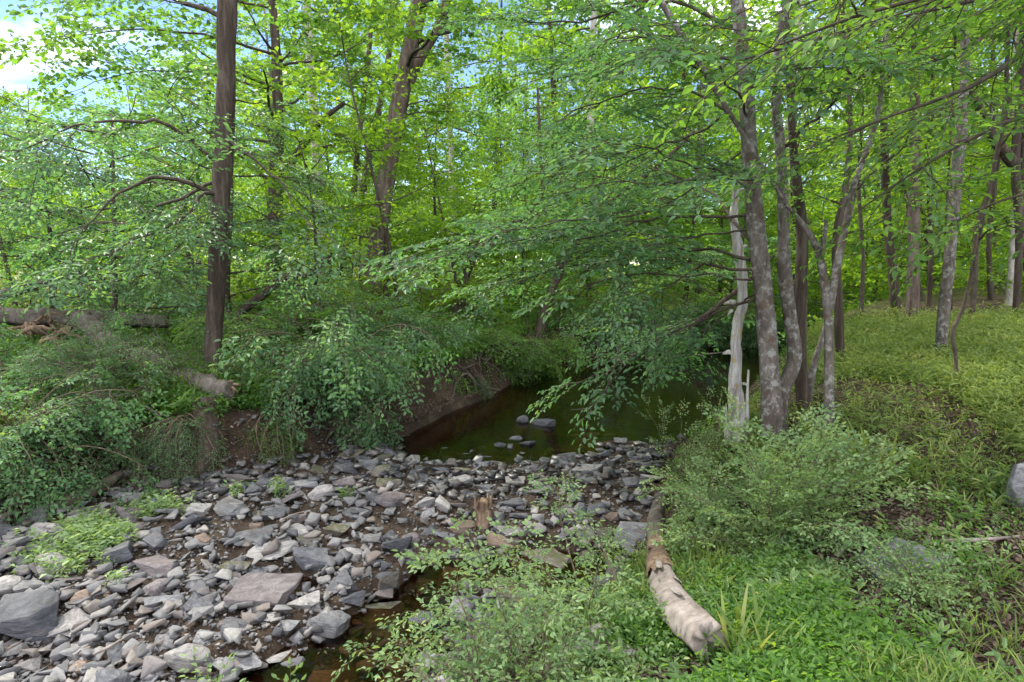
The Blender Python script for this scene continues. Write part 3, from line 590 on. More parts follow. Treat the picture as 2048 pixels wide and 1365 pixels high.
def leafy(r, path, rad, woodacc, S, sets, sc=(.6, .95), step=.35, sub=True, subl=.5, t0=.25, ns=6, upv=(0, 0, 1), downy=0.0, zmin=None):
    """wood + side branches + sprays along a limb; S collects (pos, axis, up, scale)"""
    woodacc.add(*tube(path, rad, ns)); seg = np.linalg.norm(np.diff(path, axis=0), axis=1); cum = np.concatenate([[0], np.cumsum(seg)]); L = cum[-1]
    at = lambda s: np.array([np.interp(s, cum, path[:, k]) for k in range(3)])
    s = L * t0; side = 1
    while s < L:
        p = at(s); T = nrm(at(min(s + .1, L)) - at(max(s - .1, 0))); b = nrm(np.cross(T, upv)); side = -side
        if sub and L > 1.2:
            ln = subl * L * (1 - .65 * s / L) * r.uniform(.7, 1.2); dd = nrm(T * r.uniform(.4, .9) + b * side * r.uniform(.6, 1) + np.array([0, 0, r.normal(.0, .18) - downy]))
            q, qr = limb(r, p, dd, ln, max(.006, .35 * np.interp(s, cum, rad)), 5, .10, .0)
            leafy(r, q, qr, woodacc, S, sets, sc, step * .9, False, t0=.25, ns=4, downy=downy)
        else:
            dd = nrm(T + b * side * r.uniform(.5, 1.1) + np.array([0, 0, r.normal(-.02, .15) - downy]))
            S.append((p, dd, nrm(np.array(upv) + r.normal(0, .13, 3)), r.uniform(*sc)))
        s += step * r.uniform(.7, 1.3) * (1.5 if (sub and L > 1.2) else 1)
    S.append((path[-1], nrm(path[-1] - path[-2] + np.array([0, 0, -downy * .5])), nrm(np.array(upv) + r.normal(0, .2, 3)), r.uniform(*sc)))
def build_crown(parent, S, sets, mat, seed, twigs=True, name='crown', woodacc=None, wmat=None):
    la = Acc(); ta = woodacc if (twigs and woodacc is not None) else None
    if S:
        pos, ax, up, sc = (np.array([q[i] for q in S]) for i in range(4)); place(sets, pos, ax, up, sc, seed, la, ta)
        part(name, la, mat, parent)
    if woodacc is not None and woodacc.V: part('branches', woodacc, wmat or B_limb, parent, True)
def trunk_path(pix, Y=None, H_top=9, lean=None, dY=None):
    base = G(*pix[0]) if Y is None else P(*pix[0], Y)
    pts = [base - np.array([0, 0, .15])]
    for i, q in enumerate(pix[1:]): pts.append(P(q[0], q[1], base[1] + (dY[i] if dY else 0)))
    n0 = len(pts); d = nrm(pts[-1] - pts[-2]); 
    if lean is not None: d = nrm(np.array(lean, float))
    while pts[-1][2] < H_top: pts.append(pts[-1] + nrm(d + np.array([0, 0, .15])) * 1.0)
    return np.array(pts), n0
def tree(name, label, cat, pix, wpx, bark, S, sets, lmat, seed, H_top=9, zl=(3.5, 8), nl=10, ll=(1.6, 2.6), Y=None, group=None, rough=.10, ns=16, dY=None, step=.4, sc=(.6, .95), elev=(.0, .7), extra=None, forks=(), twigs=True, az=None, flute=.04, downy=.05, t0x=.15):
    r = rg(seed); path, n0 = trunk_path(pix, Y, H_top, dY=dY)
    dist = project(path[:n0])[2]; rad = np.interp(np.arange(n0), np.arange(len(wpx)), wpx) * .5 * dist / FPX * .90
    rads = np.concatenate([rad, np.linspace(rad[-1], .03, len(path) - n0 + 1)[1:]]) if len(path) > n0 else rad
    n = max(12, int(np.linalg.norm(np.diff(path, axis=0), axis=1).sum() / .09)); fine = resample(path, n)
    zi = np.concatenate([[0], np.cumsum(np.linalg.norm(np.diff(path, axis=0), axis=1))]); zf = np.linspace(0, zi[-1], n); rf = np.interp(zf, zi, rads)
    rf = rf * (1 + .35 * np.exp(-zf / .22))
    base = path[0] + [0, 0, .15]; t = thing(name, label, cat, base, group)
    ta = Acc(); ta.add(*tube(fine, rf, ns, rough, 9, flute))
    fk = []
    for fp, fw in forks:      # big forks at the trunk's depth
        q = np.array([P(a, b, base[1] + c) for a, b, c in fp]); q2 = resample(q, 16); fk.append(Acc()); fk[-1].add(*tube(q2, np.linspace(fw[0], fw[1], 16) * .5 * project(q[0])[2][0] / FPX, 10, rough, 9))
    to = part('trunk', ta, bark, t, True)
    for f_ in fk:
        V_, F_, A_ = f_.get(); link('fork', mesh_from('fork', V_ - np.array(t.location)[None], F_, A_, bark, True), to)
    wa = Acc(); SS = []
    for i in range(nl):
        z = zl[0] + (zl[1] - zl[0]) * ((i + r.uniform(0, .8)) / nl) ** .85; k = np.argmin(abs(fine[:, 2] - z)); p = fine[k]; a = r.uniform(0, 2 * math.pi) if az is None else r.uniform(*az)
        e = r.uniform(*elev); d = np.array([math.cos(a) * math.cos(e), math.sin(a) * math.cos(e), math.sin(e)])
        q, qr = limb(r, p, d, r.uniform(*ll) * (1 - .4 * max(0, (z - zl[0]) / (H_top - zl[0] + .1))), max(.012, rf[k] * .32), 7, .12, .0)
        leafy(r, q, qr, wa, SS, sets, sc, step, True, ns=5, downy=downy)
    for lp, lr in (extra or ()):   # designed limbs: world points
        q = resample(np.array(lp), 16); q[2:] += .05 * r.normal(0, 1, (14, 3)).cumsum(0) * .5; leafy(r, q, np.linspace(lr, .005, 16), wa, SS, sets, sc, step * .8, True, subl=.35, t0=t0x, ns=6, downy=downy)
    build_crown(t, SS, sets, lmat, seed + 1, twigs, 'crown', wa, B_limb); return t
def PL(*a): return [P(*q) for q in a]
# left bank
yT1 = G(420, 752)[1]
tree('bank_tree', 'tall dark straight trunk leaning over the broken log on the left bank', 'tree', [(420, 752), (432, 600), (443, 400), (452, 200), (455, 0), (458, -250)], [31, 38, 38, 39, 40, 38], B_dark, None, S_small, M_cool, 11, 12, (4.6, 11), 12, (2, 3.2),
     group='trees along the creek', extra=[(PL((440, 395, yT1), (370, 362, yT1 - .2), (280, 352, yT1 - .4), (200, 400, yT1 - .7), (120, 470, yT1 - .9)), .035), (PL((440, 330, yT1), (330, 250, yT1 - .5), (180, 270, yT1 - 1), (30, 330, yT1 - 1.3)), .03),
     (PL((440, 380, yT1), (350, 430, yT1 - .6), (260, 470, yT1 - 1), (160, 500, yT1 - 1.3)), .025), (PL((445, 270, yT1), (520, 330, yT1 - .3), (600, 420, yT1 - .6), (650, 500, yT1 - .8)), .022),
     (PL((440, 360, yT1), (330, 400, yT1 - .2), (230, 440, yT1 + .2), (90, 420, yT1 + .3)), .025), (PL((445, 450, yT1), (380, 480, yT1 - .4), (320, 520, yT1 - .6), (270, 560, yT1 - .8)), .016)], rough=.16, ns=22)
for i_, (x_, y_, ht, sd_, lb_) in enumerate([(-6.9, 9.8, 4.2, 51, 'bluish leafy hornbeam spreading over the level log'), (-8.6, 10.6, 4.0, 52, 'bluish leafy hornbeam at the left edge behind the bare sloping branch'), (-5.6, 11.2, 4.6, 53, 'leafy hornbeam between the straight trunk and the level log')]):
    r = rg(sd_); z_ = h1(x_, y_); t = thing('hornbeam', lb_, 'tree', (x_, y_, z_), 'trees along the creek'); ta = Acc(); tp, _r = limb(r, [x_, y_, z_ - .1], [.1, 0, 1], ht, .055, 10, .08, .1); ta.add(*tube(resample(tp, 30), np.linspace(.055, .015, 30), 9, .08)); part('trunk', ta, B_limb, t, True); wa = Acc(); SS = []
    for k in range(20):
        a_ = k * 2.4 + r.uniform(-.4, .4); f = (k + 1) / 20; q, qr = limb(r, tp[min(10, int(2 + f * 8))], [math.cos(a_), math.sin(a_), r.uniform(-.1, .4)], r.uniform(1.5, 2.4) * (1.15 - .5 * f), .02, 7, .1, 0); leafy(r, q, qr, wa, SS, S_small, (.5, .85), .30, True, ns=4, downy=.12)
    build_crown(t, SS, S_small, M_cool, sd_, True, 'crown', wa, B_limb)
yT2 = G(548, 625)[1]
tree('forked_tree', 'dark forked tree standing behind the straight trunk', 'tree', [(548, 625), (549, 500), (553, 350), (556, 230), (552, 100), (545, 0)], [34, 33, 30, 24, 20, 16], B_dark, None, S_maple, M_mid, 12, 13, (2.6, 12), 20, (2.2, 3.6), group='trees along the creek', rough=.14,
     forks=[([(572, 340, 0), (600, 300, 0), (640, 245, .1), (690, 205, .2)], (18, 8)), ([(552, 300, 0), (530, 250, 0), (520, 235, 0)], (12, 8))], sc=(.7, 1.1), step=.45, extra=[(PL((552, 110, yT2), (400, 70, yT2 - .8), (250, 60, yT2 - 1.4), (90, 90, yT2 - 2)), .04), (PL((552, 180, yT2), (420, 160, yT2 - .6), (280, 150, yT2 - 1), (140, 190, yT2 - 1.2)), .035), (PL((552, 20, yT2), (400, -20, yT2 - .6), (250, -10, yT2 - 1), (110, 10, yT2 - 1.2)), .035), (PL((553, 260, yT2), (450, 240, yT2 - .3), (350, 230, yT2 - .3), (230, 260, yT2 - .1)), .03), (PL((552, 140, yT2), (620, 60, yT2 + .3), (700, 30, yT2 + .6)), .03)])
tree('leaning_tree', 'low crooked sapling leaning right from the foot of the straight trunk', 'tree', [(452, 690), (480, 630), (530, 588), (562, 558), (620, 548), (655, 522), (695, 508)], [24, 20, 18, 15, 10, 8, 6], B_dark, None, S_small, M_mid, 13, 1.3, (1.0, 2.4), 3, (.6, 1.0), group='trees along the creek', rough=.1, ns=10, step=.5)
yT3 = G(738, 640)[1]
tree('sycamore_tree', 'reddish brown leaning trunk with a fork near the top of the picture', 'tree', [(738, 640), (752, 500), (768, 400), (790, 250), (808, 160), (830, 50), (846, -20), (880, -150)], [40, 38, 36, 37, 36, 36, 36, 30], B_red, None, S_maple, M_mid, 14, 13, (5.6, 12), 12, (2, 3.2),
     group='trees along the creek', forks=[([(818, 165, 0), (850, 100, -.1), (880, 50, -.1), (893, 0, -.1), (895, -90, 0)], (20, 15))], sc=(.7, 1.1), rough=.08, ns=22, extra=[(PL((800, 215, yT3), (850, 208, yT3 + .3), (920, 230, yT3 + .6)), .02)])
for i, (lb_, pix, w) in enumerate([('slim dark stem left of the leaning reddish trunk', [(690, 590), (705, 470), (722, 400), (745, 280), (775, 130), (790, 0)], [22, 20, 16, 15, 12, 10]),
                                   ('slender dark stem crossing behind the hanging shrub', [(665, 600), (700, 450), (715, 300), (728, 200), (742, 60), (748, -30)], [13, 13, 12, 11, 10, 8]),
                                   ('dark stem just right of the leaning reddish trunk', [(768, 640), (775, 520), (770, 420), (790, 330)], [16, 14, 12, 9])]):
    tree('slender_tree', lb_, 'tree', pix, w, B_dark, None, S_maple if i == 0 else S_small, M_mid, 30 + i, 10, (4.2, 9), 7, (1.5, 2.2), group='trees along the creek', ns=9)
# right bank cluster
yT6 = G(1548, 905)[1]; yT7 = G(1570, 870)[1]
ov = [PL((1490, 300, yT6), (1330, 400, yT6 + .3), (1120, 440, yT6 + .5), (880, 468, yT6 + .7)), PL((1500, 430, yT6), (1330, 450, yT6 + .5), (1150, 480, yT6 + .2), (930, 500, yT6)),
      PL((1500, 520, yT6), (1380, 500, yT6 + .8), (1180, 520, yT6 + 1.2), (960, 545, yT6 + 1.4)), PL((1505, 560, yT6), (1400, 560, yT6 - .1), (1280, 570, yT6), (1140, 600, yT6 + .1)),
      PL((1510, 600, yT6), (1400, 630, yT6 + .6), (1280, 690, yT6 + .9), (1150, 745, yT6 + 1.0)), PL((1500, 480, yT6), (1420, 400, yT6 + 1), (1300, 340, yT6 + 1.8), (1150, 300, yT6 + 2.5)),
      PL((1510, 590, yT6), (1450, 610, yT6 + 1.3), (1340, 640, yT6 + 2), (1240, 650, yT6 + 2.6)), PL((1490, 200, yT6), (1400, 250, yT6 + .5), (1250, 300, yT6 + 1), (1060, 330, yT6 + 1.3)),
      PL((1480, 120, yT6), (1350, 110, yT6 + .4), (1200, 150, yT6 + .8), (1050, 170, yT6 + 1)), PL((1500, 380, yT6), (1420, 330, yT6 + .4), (1300, 280, yT6), (1180, 290, yT6 - .3)),
      PL((1495, 260, yT6), (1400, 200, yT6 + .2), (1280, 200, yT6 + .2), (1130, 240, yT6 + .1)), PL((1495, 340, yT6), (1380, 360, yT6 + .9), (1240, 390, yT6 + 1.5), (1080, 400, yT6 + 2.0)), PL((1500, 460, yT6), (1400, 470, yT6 + .5), (1230, 500, yT6 + .8), (1040, 560, yT6 + 1.0)), PL((1505, 540, yT6), (1420, 545, yT6 + .3), (1320, 600, yT6 + .4), (1230, 680, yT6 + .5)), PL((1480, 60, yT6), (1350, 20, yT6 + .4), (1200, 60, yT6 + .8), (1020, 60, yT6 + 1)), PL((1500, 240, yT6), (1420, 140, yT6 - .6), (1330, 90, yT6 - .3), (1200, 110, yT6 - .6))]
tree('grey_tree', 'stoutest lichen grey trunk just right of the dead snag, long limbs over the water', 'tree', [(1548, 905), (1540, 780), (1530, 620), (1512, 460), (1500, 320), (1488, 150), (1472, -10), (1450, -200)], [52, 42, 40, 38, 35, 31, 28, 24], B_grey, None, S_small, M_cool, 16, 12, (4.6, 11), 12, (2, 3.2),
     group='right bank tree cluster', extra=[(o_, .011 + .004 * (i_ % 3)) for i_, o_ in enumerate(ov)], rough=.10, ns=24, step=.33, sc=(.45, .85), downy=.04, t0x=.22)
tree('grey_tree', 'S-curved grey trunk with smooth pale upper half beside the stoutest trunk', 'tree', [(1562, 875), (1560, 800), (1588, 720), (1580, 640), (1568, 540), (1566, 440), (1562, 320), (1552, 200), (1560, 60), (1600, -60)], [30, 31, 31, 28, 28, 23, 22, 21, 18, 14], B_grey, None, S_beech, M_mid, 17, 11, (4.0, 10), 10, (1.8, 2.8),
     group='right bank tree cluster', rough=.07, ns=20, extra=[(PL((1560, 300, yT7), (1650, 240, yT7 - .3), (1740, 180, yT7 - .5), (1850, 110, yT7 - .8)), .02)])
tree('dark_tree', 'dark mottled trunk right behind the S-curved trunk', 'tree', [(1612, 830), (1600, 720), (1600, 600), (1604, 470), (1590, 340), (1580, 200)], [26, 26, 27, 24, 20, 14], B_dark, None, S_small, M_mid, 18, 9, (3.0, 8), 9, (1.6, 2.6), group='right bank tree cluster', ns=14)
tree('slender_tree', 'thin stem leaning right out of the trunk cluster', 'tree', [(1612, 815), (1625, 740), (1650, 660), (1672, 560)], [20, 15, 12, 9], B_grey, None, S_small, M_mid, 19, 2.4, (1.8, 2.6), 3, (.7, 1.1), group='right bank tree cluster', ns=10, step=.55)
yT9 = G(1660, 880)[1]
tree('slender_tree', 'slender brownish grey tree forking at mid height, right of the cluster', 'tree', [(1660, 885), (1658, 760), (1655, 630), (1640, 520), (1620, 470), (1590, 430), (1560, 390)], [20, 19, 18, 17, 13, 9, 7], B_grey, None, S_small, M_cool, 20, 3.4, (2.2, 4.5), 4, (1.2, 1.8), group='right bank tree cluster', ns=14,
     forks=[([(1660, 620, 0), (1672, 540, 0), (1690, 460, .1), (1705, 380, .1), (1750, 250, .2), (1765, 150, .3), (1775, 60, .4)], (15, 8)), ([(1650, 600, 0), (1642, 540, 0), (1650, 470, -.1), (1652, 440, -.1)], (11, 6))], step=.5,
     extra=[(PL((1760, 170, yT9 + .3), (1700, 120, yT9), (1600, 100, yT9 - .3)), .012), (PL((1700, 400, yT9 + .1), (1800, 330, yT9), (1900, 310, yT9 - .2)), .012)])
tree('slender_tree', 'dark narrow trunk behind the forking slender tree', 'tree', [(1682, 730), (1676, 600), (1672, 480), (1690, 380), (1700, 250), (1690, 100)], [20, 18, 17, 13, 11, 9], B_dark, None, S_small, M_mid, 21, 9, (3, 8.5), 9, (1.5, 2.5), group='right bank tree cluster', ns=12)
tree('grey_tree', 'lichen grey trunk standing alone in the grass on the right slope', 'tree', [(1880, 725), (1890, 600), (1905, 450), (1915, 330), (1925, 220), (1930, 100), (1925, -20)], [20, 23, 22, 21, 20, 17, 15], B_grey, None, S_beech, M_mid, 22, 10, (3.4, 9), 10, (1.8, 2.8), group='trees on the right slope', ns=14,
     forks=[([(1922, 240, 0), (1945, 290, .1), (1985, 230, .1), (1965, 200, .1)], (4, 3))])
tree('sapling', 'thin kinked sapling in the grass right of the lone grey trunk', 'tree', [(1915, 785), (1912, 720), (1905, 665), (1925, 620), (1940, 560), (1960, 470), (1975, 400)], [7, 8, 9, 8, 7, 6, 5], B_limb, None, S_small, M_mid, 23, 3, (1.6, 3), 5, (.7, 1.1), group='trees on the right slope', ns=8, step=.5)
tree('slope_tree', 'dark leaning trunk far up the grassy slope', 'tree', [(1795, 625), (1782, 520), (1772, 400), (1768, 250), (1772, 100), (1775, -50)], [20, 18, 17, 15, 13, 10], B_dark, None, S_low, M_bright, 24, 14, (3.5, 13), 14, (2.2, 3.4), group='trees on the right slope', ns=10, twigs=False)
tree('slope_tree', 'reddish brown double trunk far up the grassy slope', 'tree', [(1826, 645), (1826, 520), (1828, 350), (1830, 150), (1832, -50)], [26, 24, 21, 19, 15], B_red, None, S_low, M_bright, 25, 14, (4, 13), 14, (2.2, 3.6), group='trees on the right slope', ns=12, twigs=False)
tree('slope_tree', 'narrow brown trunk beyond the kinked sapling', 'tree', [(1940, 650), (1950, 560), (1955, 450), (1990, 350), (2010, 200), (2020, 0)], [11, 11, 11, 10, 9, 8], B_limb, None, S_low, M_bright, 26, 9, (3, 9), 9, (1.6, 2.6), group='trees on the right slope', ns=8, twigs=False)
tree('slope_tree', 'pale fawn trunk near the right edge beyond the grass', 'tree', [(2020, 610), (2026, 500), (2030, 400), (2034, 200), (2036, 0)], [16, 15, 14, 13, 11], B_pale, None, S_low, M_mid, 27, 12, (3.5, 12), 10, (1.8, 3), group='trees on the right slope', ns=9, twigs=False)
tree('edge_tree', 'dark tree forking left at the right edge of the picture', 'tree', [(2030, 650), (2038, 500), (2036, 400), (2030, 320), (2040, 200), (2048, 50), (2050, -60)], [10, 14, 17, 17, 15, 14, 12], B_dark, None, S_beech, M_mid, 28, 9, (3, 8.5), 10, (1.8, 2.8), group='trees on the right slope', ns=12,
     forks=[([(2030, 330, 0), (1990, 280, 0), (1960, 220, 0), (1930, 160, -.1)], (22, 12))])
for i_, (pp, ww, lb_) in enumerate([([(1722, 640), (1726, 520), (1718, 380), (1725, 200), (1730, 0)], [9, 8, 8, 7, 6], 'thin dark sapling between the trunk cluster and the far leaning trunk'),
    ([(1858, 612), (1862, 500), (1858, 350), (1866, 150), (1870, 0)], [10, 10, 9, 8, 7], 'thin straight trunk just right of the reddish double trunk'), ([(1985, 600), (1978, 480), (1990, 350), (1984, 200), (1990, 0)], [11, 10, 10, 9, 8], 'straight dark stem between the kinked sapling and the pale fawn trunk'),
    ([(1700, 600), (1690, 500), (1702, 400), (1698, 200)], [8, 8, 7, 6], 'slim distant stem seen just right of the slender forking tree'), ([(1752, 590), (1748, 480), (1755, 350), (1750, 150)], [12, 11, 10, 9], 'mid distance dark trunk left of the far leaning trunk'), ([(1905, 640), (1900, 560), (1892, 470), (1898, 330)], [6, 6, 5, 4], 'wispy crooked stem beside the lone grey trunk'),
    ([(2060, 640), (2052, 500), (2046, 350), (2052, 100)], [12, 11, 11, 9], 'thin trunk half cut off by the right edge of the picture'), ([(1590, 640), (1592, 500), (1586, 350), (1590, 150)], [14, 13, 12, 10], 'distant dark trunk seen through the cluster')]):
    tree('slender_tree', lb_, 'tree', pp, ww, B_dark if i_ % 2 else B_limb, None, S_small, M_bright, 440 + i_, 8, (2.4, 7.5), 8, (1.2, 2.0), group='trees on the right slope', ns=8, step=.5, twigs=False)
# a beech outside the right edge whose sprays hang into the upper right of the picture
r = rg(99); bx, by = 5.6, 3.4; bz = h1(bx, by)
t = thing('beech_tree', 'beech whose low leafy boughs hang into the top right of the picture', 'tree', (bx, by, bz), 'trees on the right slope')
ta = Acc(); tp = np.array([[bx, by, bz - .1], [bx + .05, by, bz + 2], [bx - .1, by + .1, bz + 4], [bx, by, bz + 7], [bx, by, bz + 10]]); ta.add(*tube(resample(tp, 50), np.linspace(.2, .05, 50), 16, .08)); part('trunk', ta, B_grey, t, True)
wa = Acc(); SS = []
for (a, b) in [((3.4, 0), [(2150, 60, 4.6), (1950, 170, 4.4), (1760, 240, 4.3), (1610, 300, 4.4)]), ((3.9, 0), [(2200, -60, 4.8), (1950, 0, 4.7), (1700, 60, 4.8), (1450, 130, 5.0)]),
               ((3.0, 0), [(2150, 200, 4.6), (2000, 250, 4.5), (1850, 330, 4.6), (1720, 420, 4.8)]), ((4.5, 0), [(2300, -200, 4.8), (2000, -120, 4.6), (1750, -40, 4.6), (1550, 30, 4.8)]),
               ((3.6, 0), [(2100, 20, 5.6), (1900, 110, 5.8), (1720, 170, 6.0), (1570, 200, 6.2)]), ((2.4, 0), [(2200, 380, 4.6), (2080, 380, 4.4), (1950, 420, 4.4)]), ((4.4, 0), [(2200, -250, 3.6), (1900, -150, 3.4), (1600, -120, 3.4)]), ((3.6, 0), [(2300, -120, 3.2), (2000, -40, 3.0), (1750, 20, 3.0), (1560, 90, 3.2)])]:
    p0 = np.array([bx, by, bz + a[0]]); q = np.vstack([p0[None], [P(*k) for k in b]]); q = resample(q, 14)
    leafy(r, q, np.linspace(.035, .006, 14), wa, SS, S_beech, (.5, .8), .34, True, subl=.26, t0=.3, ns=6, downy=.10)
for i in range(14):
    a_ = r.uniform(0, 6.28); z = bz + r.uniform(5, 9.5); q, qr = limb(r, [bx, by, z], [math.cos(a_), math.sin(a_), .4], r.uniform(1.6, 2.6), .04, 7, .12, 0); leafy(r, q, qr, wa, SS, S_beech, (.6, .9), .5, True, ns=5)
build_crown(t, SS, S_beech, M_mid, 5, True, 'crown', wa, B_limb)
# trees across the pool, leaning over it
yc = G(1072, 690)[1]
tree('leaning_tree', 'dark trunk leaning right over the far end of the pool', 'tree', [(1072, 690), (1090, 620), (1112, 560), (1150, 490), (1230, 400), (1330, 320)], [22, 20, 19, 16, 13, 9], B_dark, None, S_small, M_mid, 41, 4.5, (1.9, 5.5), 10, (1.8, 3), group='trees along the creek', ns=10, step=.42)
tree('leaning_tree', 'crooked dark tree with boughs arching over the bank right of the hanging shrub', 'tree', [(905, 640), (930, 560), (960, 490), (1010, 462), (1060, 430), (1085, 390), (1082, 330)], [20, 18, 17, 15, 12, 9, 7], B_dark, None, S_small, M_mid, 42, 5.5, (2.2, 6), 12, (1.6, 2.6), az=(-1.3, 1.5), group='trees along the creek', ns=10, step=.42)
tree('leaning_tree', 'low dark stem slanting over the pool from its far bank', 'tree', [(1300, 712), (1340, 680), (1400, 640), (1450, 600), (1500, 560)], [14, 13, 12, 11, 9], B_dark, None, S_small, M_cool, 43, 1.6, (.2, 2.0), 8, (1.6, 2.6), group='trees along the creek', ns=8, step=.45)
# ------------------------------------------------------------------ background woods
def bg_proto(name, seed, Ht, rad, nl, sets, mat, bark, z0, ll, sc, pos, label, step=.5, cat='tree'):
    r = rg(seed); x, y = pos; z = h1(x, y); t = thing(name, label, cat, (x, y, z), 'trees in the woods behind')
    n = 24; tt = np.linspace(0, 1, n); ph = r.uniform(0, 6); path = np.stack([x + .25 * np.sin(3 * tt + ph) * tt * Ht * .1 + r.normal(0, .3) * tt * 2, y + .2 * np.cos(4 * tt + ph) * tt, z - .2 + tt * (Ht + .2)], 1)
    rf = rad * (1 - .85 * tt) * (1 + .4 * np.exp(-tt * 25)); a = Acc(); a.add(*tube(path, rf, 9, .06)); part('trunk', a, bark, t, True); wa = Acc(); SS = []
    for i in range(nl):
        f = (i + r.uniform(0, .9)) / nl; zz = z0 + (Ht * .97 - z0) * f; k = min(n - 1, int(zz / Ht * n)); az = i * 2.4 + r.uniform(-.5, .5); e = r.uniform(-.1, .8) * (.4 + .6 * f)
        L = r.uniform(*ll) * (1 - .55 * f); q, qr = limb(r, path[k], [math.cos(az) * math.cos(e), math.sin(az) * math.cos(e), math.sin(e)], L, max(.015, rf[k] * .35), 6, .14, .02)
        leafy(r, q, qr, wa, SS, sets, sc, step, True, ns=4, subl=.55)
    build_crown(t, SS, sets, mat, seed, False, 'crown', wa, B_limb); return t
print('t0')
BP = [bg_proto('woodland_tree', 201, 17, .20, 30, S_lowb, M_bright, B_grey, 3.0, (2.5, 4.5), (1.0, 1.7), (-14.5, 36), 'x', .75),
      bg_proto('woodland_tree', 202, 20, .26, 30, S_lowb, M_mid, B_dark, 5.0, (2.5, 4.5), (1.0, 1.7), (2.5, 31), 'x', .75),
      bg_proto('woodland_tree', 203, 13, .14, 30, S_lowb, M_bright, B_grey, 1.5, (2.0, 3.6), (.9, 1.5), (8.5, 26), 'x', .65),
      bg_proto('woodland_tree', 204, 22, .24, 20, S_lowb, M_bright, B_pale, 8.0, (2.2, 4.0), (1.0, 1.7), (-7.2, 22), 'x', .8)]
YP = [bg_proto('understorey_tree', 301, 5.5, .06, 22, S_low, M_bright, B_limb, .4, (1.4, 2.4), (.7, 1.1), (-1.4, 16.5), 'x', .5),
      bg_proto('understorey_tree', 302, 7, .08, 24, S_low, M_mid, B_dark, .8, (1.6, 2.8), (.7, 1.1), (4.2, 21.5), 'x', .5),
      bg_proto('understorey_tree', 303, 4, .05, 20, S_low, M_bright, B_limb, .3, (1.2, 2.0), (.6, .9), (-8.5, 15.5), 'x', .45)]
woods = list(BP) + list(YP); rb_ = rg(404)
big = [(-31, 38, 2), (-24, 44, 0), (-17, 42, 3), (-32, 50, 0), (-20, 50, 1), (-11, 42, 3), (-6, 38, 0), (-3, 30, 3), (-1.2, 37, 1), (3.2, 25, 3), (5, 36, 0), (9, 33, 1), (12, 38, 0), (7, 44, 3), (1, 46, 0), (-8, 48, 1), (14, 29, 1), (17, 33, 0), (21, 30, 2),
       (24, 29, 1), (26, 34, 0), (31, 33, 1), (19, 42, 0), (28, 44, 1), (14, 50, 0), (36, 40, 0), (11.5, 24.5, 3), (19.5, 21, 3), (-12, 46, 2), (-38, 46, 2), (-26, 56, 0), (-14, 56, 1)]
for x, y, k in big: woods.append(dup(BP[k], (x, y, h1(x, y) - .05), rb_.uniform(0, 6.28), rb_.uniform(.85, 1.12)))
sm = [(9.5, 13.2, 0), (13.2, 12.6, 0), (15.2, 13.6, 2), (8.6, 15.6, 2), (11.2, 15.2, 0), (13, 18.2, 2), (17.5, 17.2, 0), (10.6, 21.5, 0), (15, 25, 0), (18.2, 26, 2), (12.2, 23, 0), (-10.8, 12.4, 2), (-4.2, 12.2, 2), (-2.6, 13.6, 0), (-1.2, 14.6, 2), (.2, 17.6, 1), (2.4, 18.2, 0), (-.6, 21.5, 1), (4.8, 23.4, 0), (8.8, 24.2, 1), (-4.5, 17, 0), (-6.4, 20, 1), (-2.8, 21, 1), (-.2, 19.5, 0), (1.8, 20.5, 2), (3.2, 23, 0), (6.6, 21.8, 1), (8.5, 22.5, 0), (-10.5, 18.5, 0), (-12.5, 16.5, 2), (-18, 17, 1), (-9.5, 24, 1), (-5, 26, 0), (.8, 26, 1), (10.2, 16.6, 2), (12.3, 19.5, 1), (14.5, 22, 0),
      (16.5, 20.5, 2), (12, 14.2, 2), (18.6, 22.5, 1), (20.5, 17, 0), (16, 15.5, 1), (-22, 26, 1), (-2.0, 24.5, 2), (5.4, 26.5, 1), (11, 25, 0), (7.4, 18.8, 1), (9.6, 20.2, 2), (22.5, 22, 1), (13.6, 16.8, 0), (-13.5, 24, 0), (-7.8, 18.2, 2), (19, 14.5, 2)]
for x, y, k in sm: woods.append(dup(YP[k], (x, y, h1(x, y) - .03), rb_.uniform(0, 6.28), rb_.uniform(.8, 1.2)))
# labels by what they stand behind
WA = [(100, 'behind the fallen logs at far left'), (300, 'seen left of the dark straight trunk'), (500, 'between the straight trunk and the forked tree'), (660, 'between the forked tree and the leaning reddish trunk'), (850, 'just right of the leaning reddish trunk'),
      (1000, 'behind the arching boughs in mid picture'), (1150, 'beyond the far end of the pool'), (1350, 'behind the limbs left of the snag'), (1600, 'behind the grey trunk cluster'), (1750, 'between the cluster and the slope trunks'), (1880, 'behind the lone grey trunk'), (2030, 'beyond the right edge of the grass')]
WD = {0: 'pale green tree', 1: 'tall dark trunked tree', 2: 'bushy green tree', 3: 'tall pale trunked tree'}
lab = {}
for i, o in enumerate(woods):
    a, b, D = project(tuple(o.location)); z_ = min(WA, key=lambda t: abs(t[0] - a[0]))[1]
    kk = 'understorey' if 'under' in o.name else 'woodland'
    m_ = o.children[0].data.name + (o.children[1].data.name if len(o.children) > 1 else '')
    lab.setdefault(('small leafy understorey tree ' if kk == 'understorey' else 'tall woodland tree ') + z_, []).append((float(D[0]), o))
ORN = ['nearest', 'second nearest', 'third nearest', 'fourth nearest', 'fifth nearest', 'sixth nearest', 'seventh nearest', 'eighth nearest', 'ninth nearest', 'tenth nearest', 'eleventh nearest', 'twelfth nearest']
for k, v in lab.items():
    v.sort(key=lambda t: t[0])
    for i, (_, o) in enumerate(v): tag(o, k + ('' if len(v) == 1 else ', ' + ORN[min(i, 11)]), 'tree', 'understorey trees behind the creek' if 'under' in k else 'trees in the woods behind')
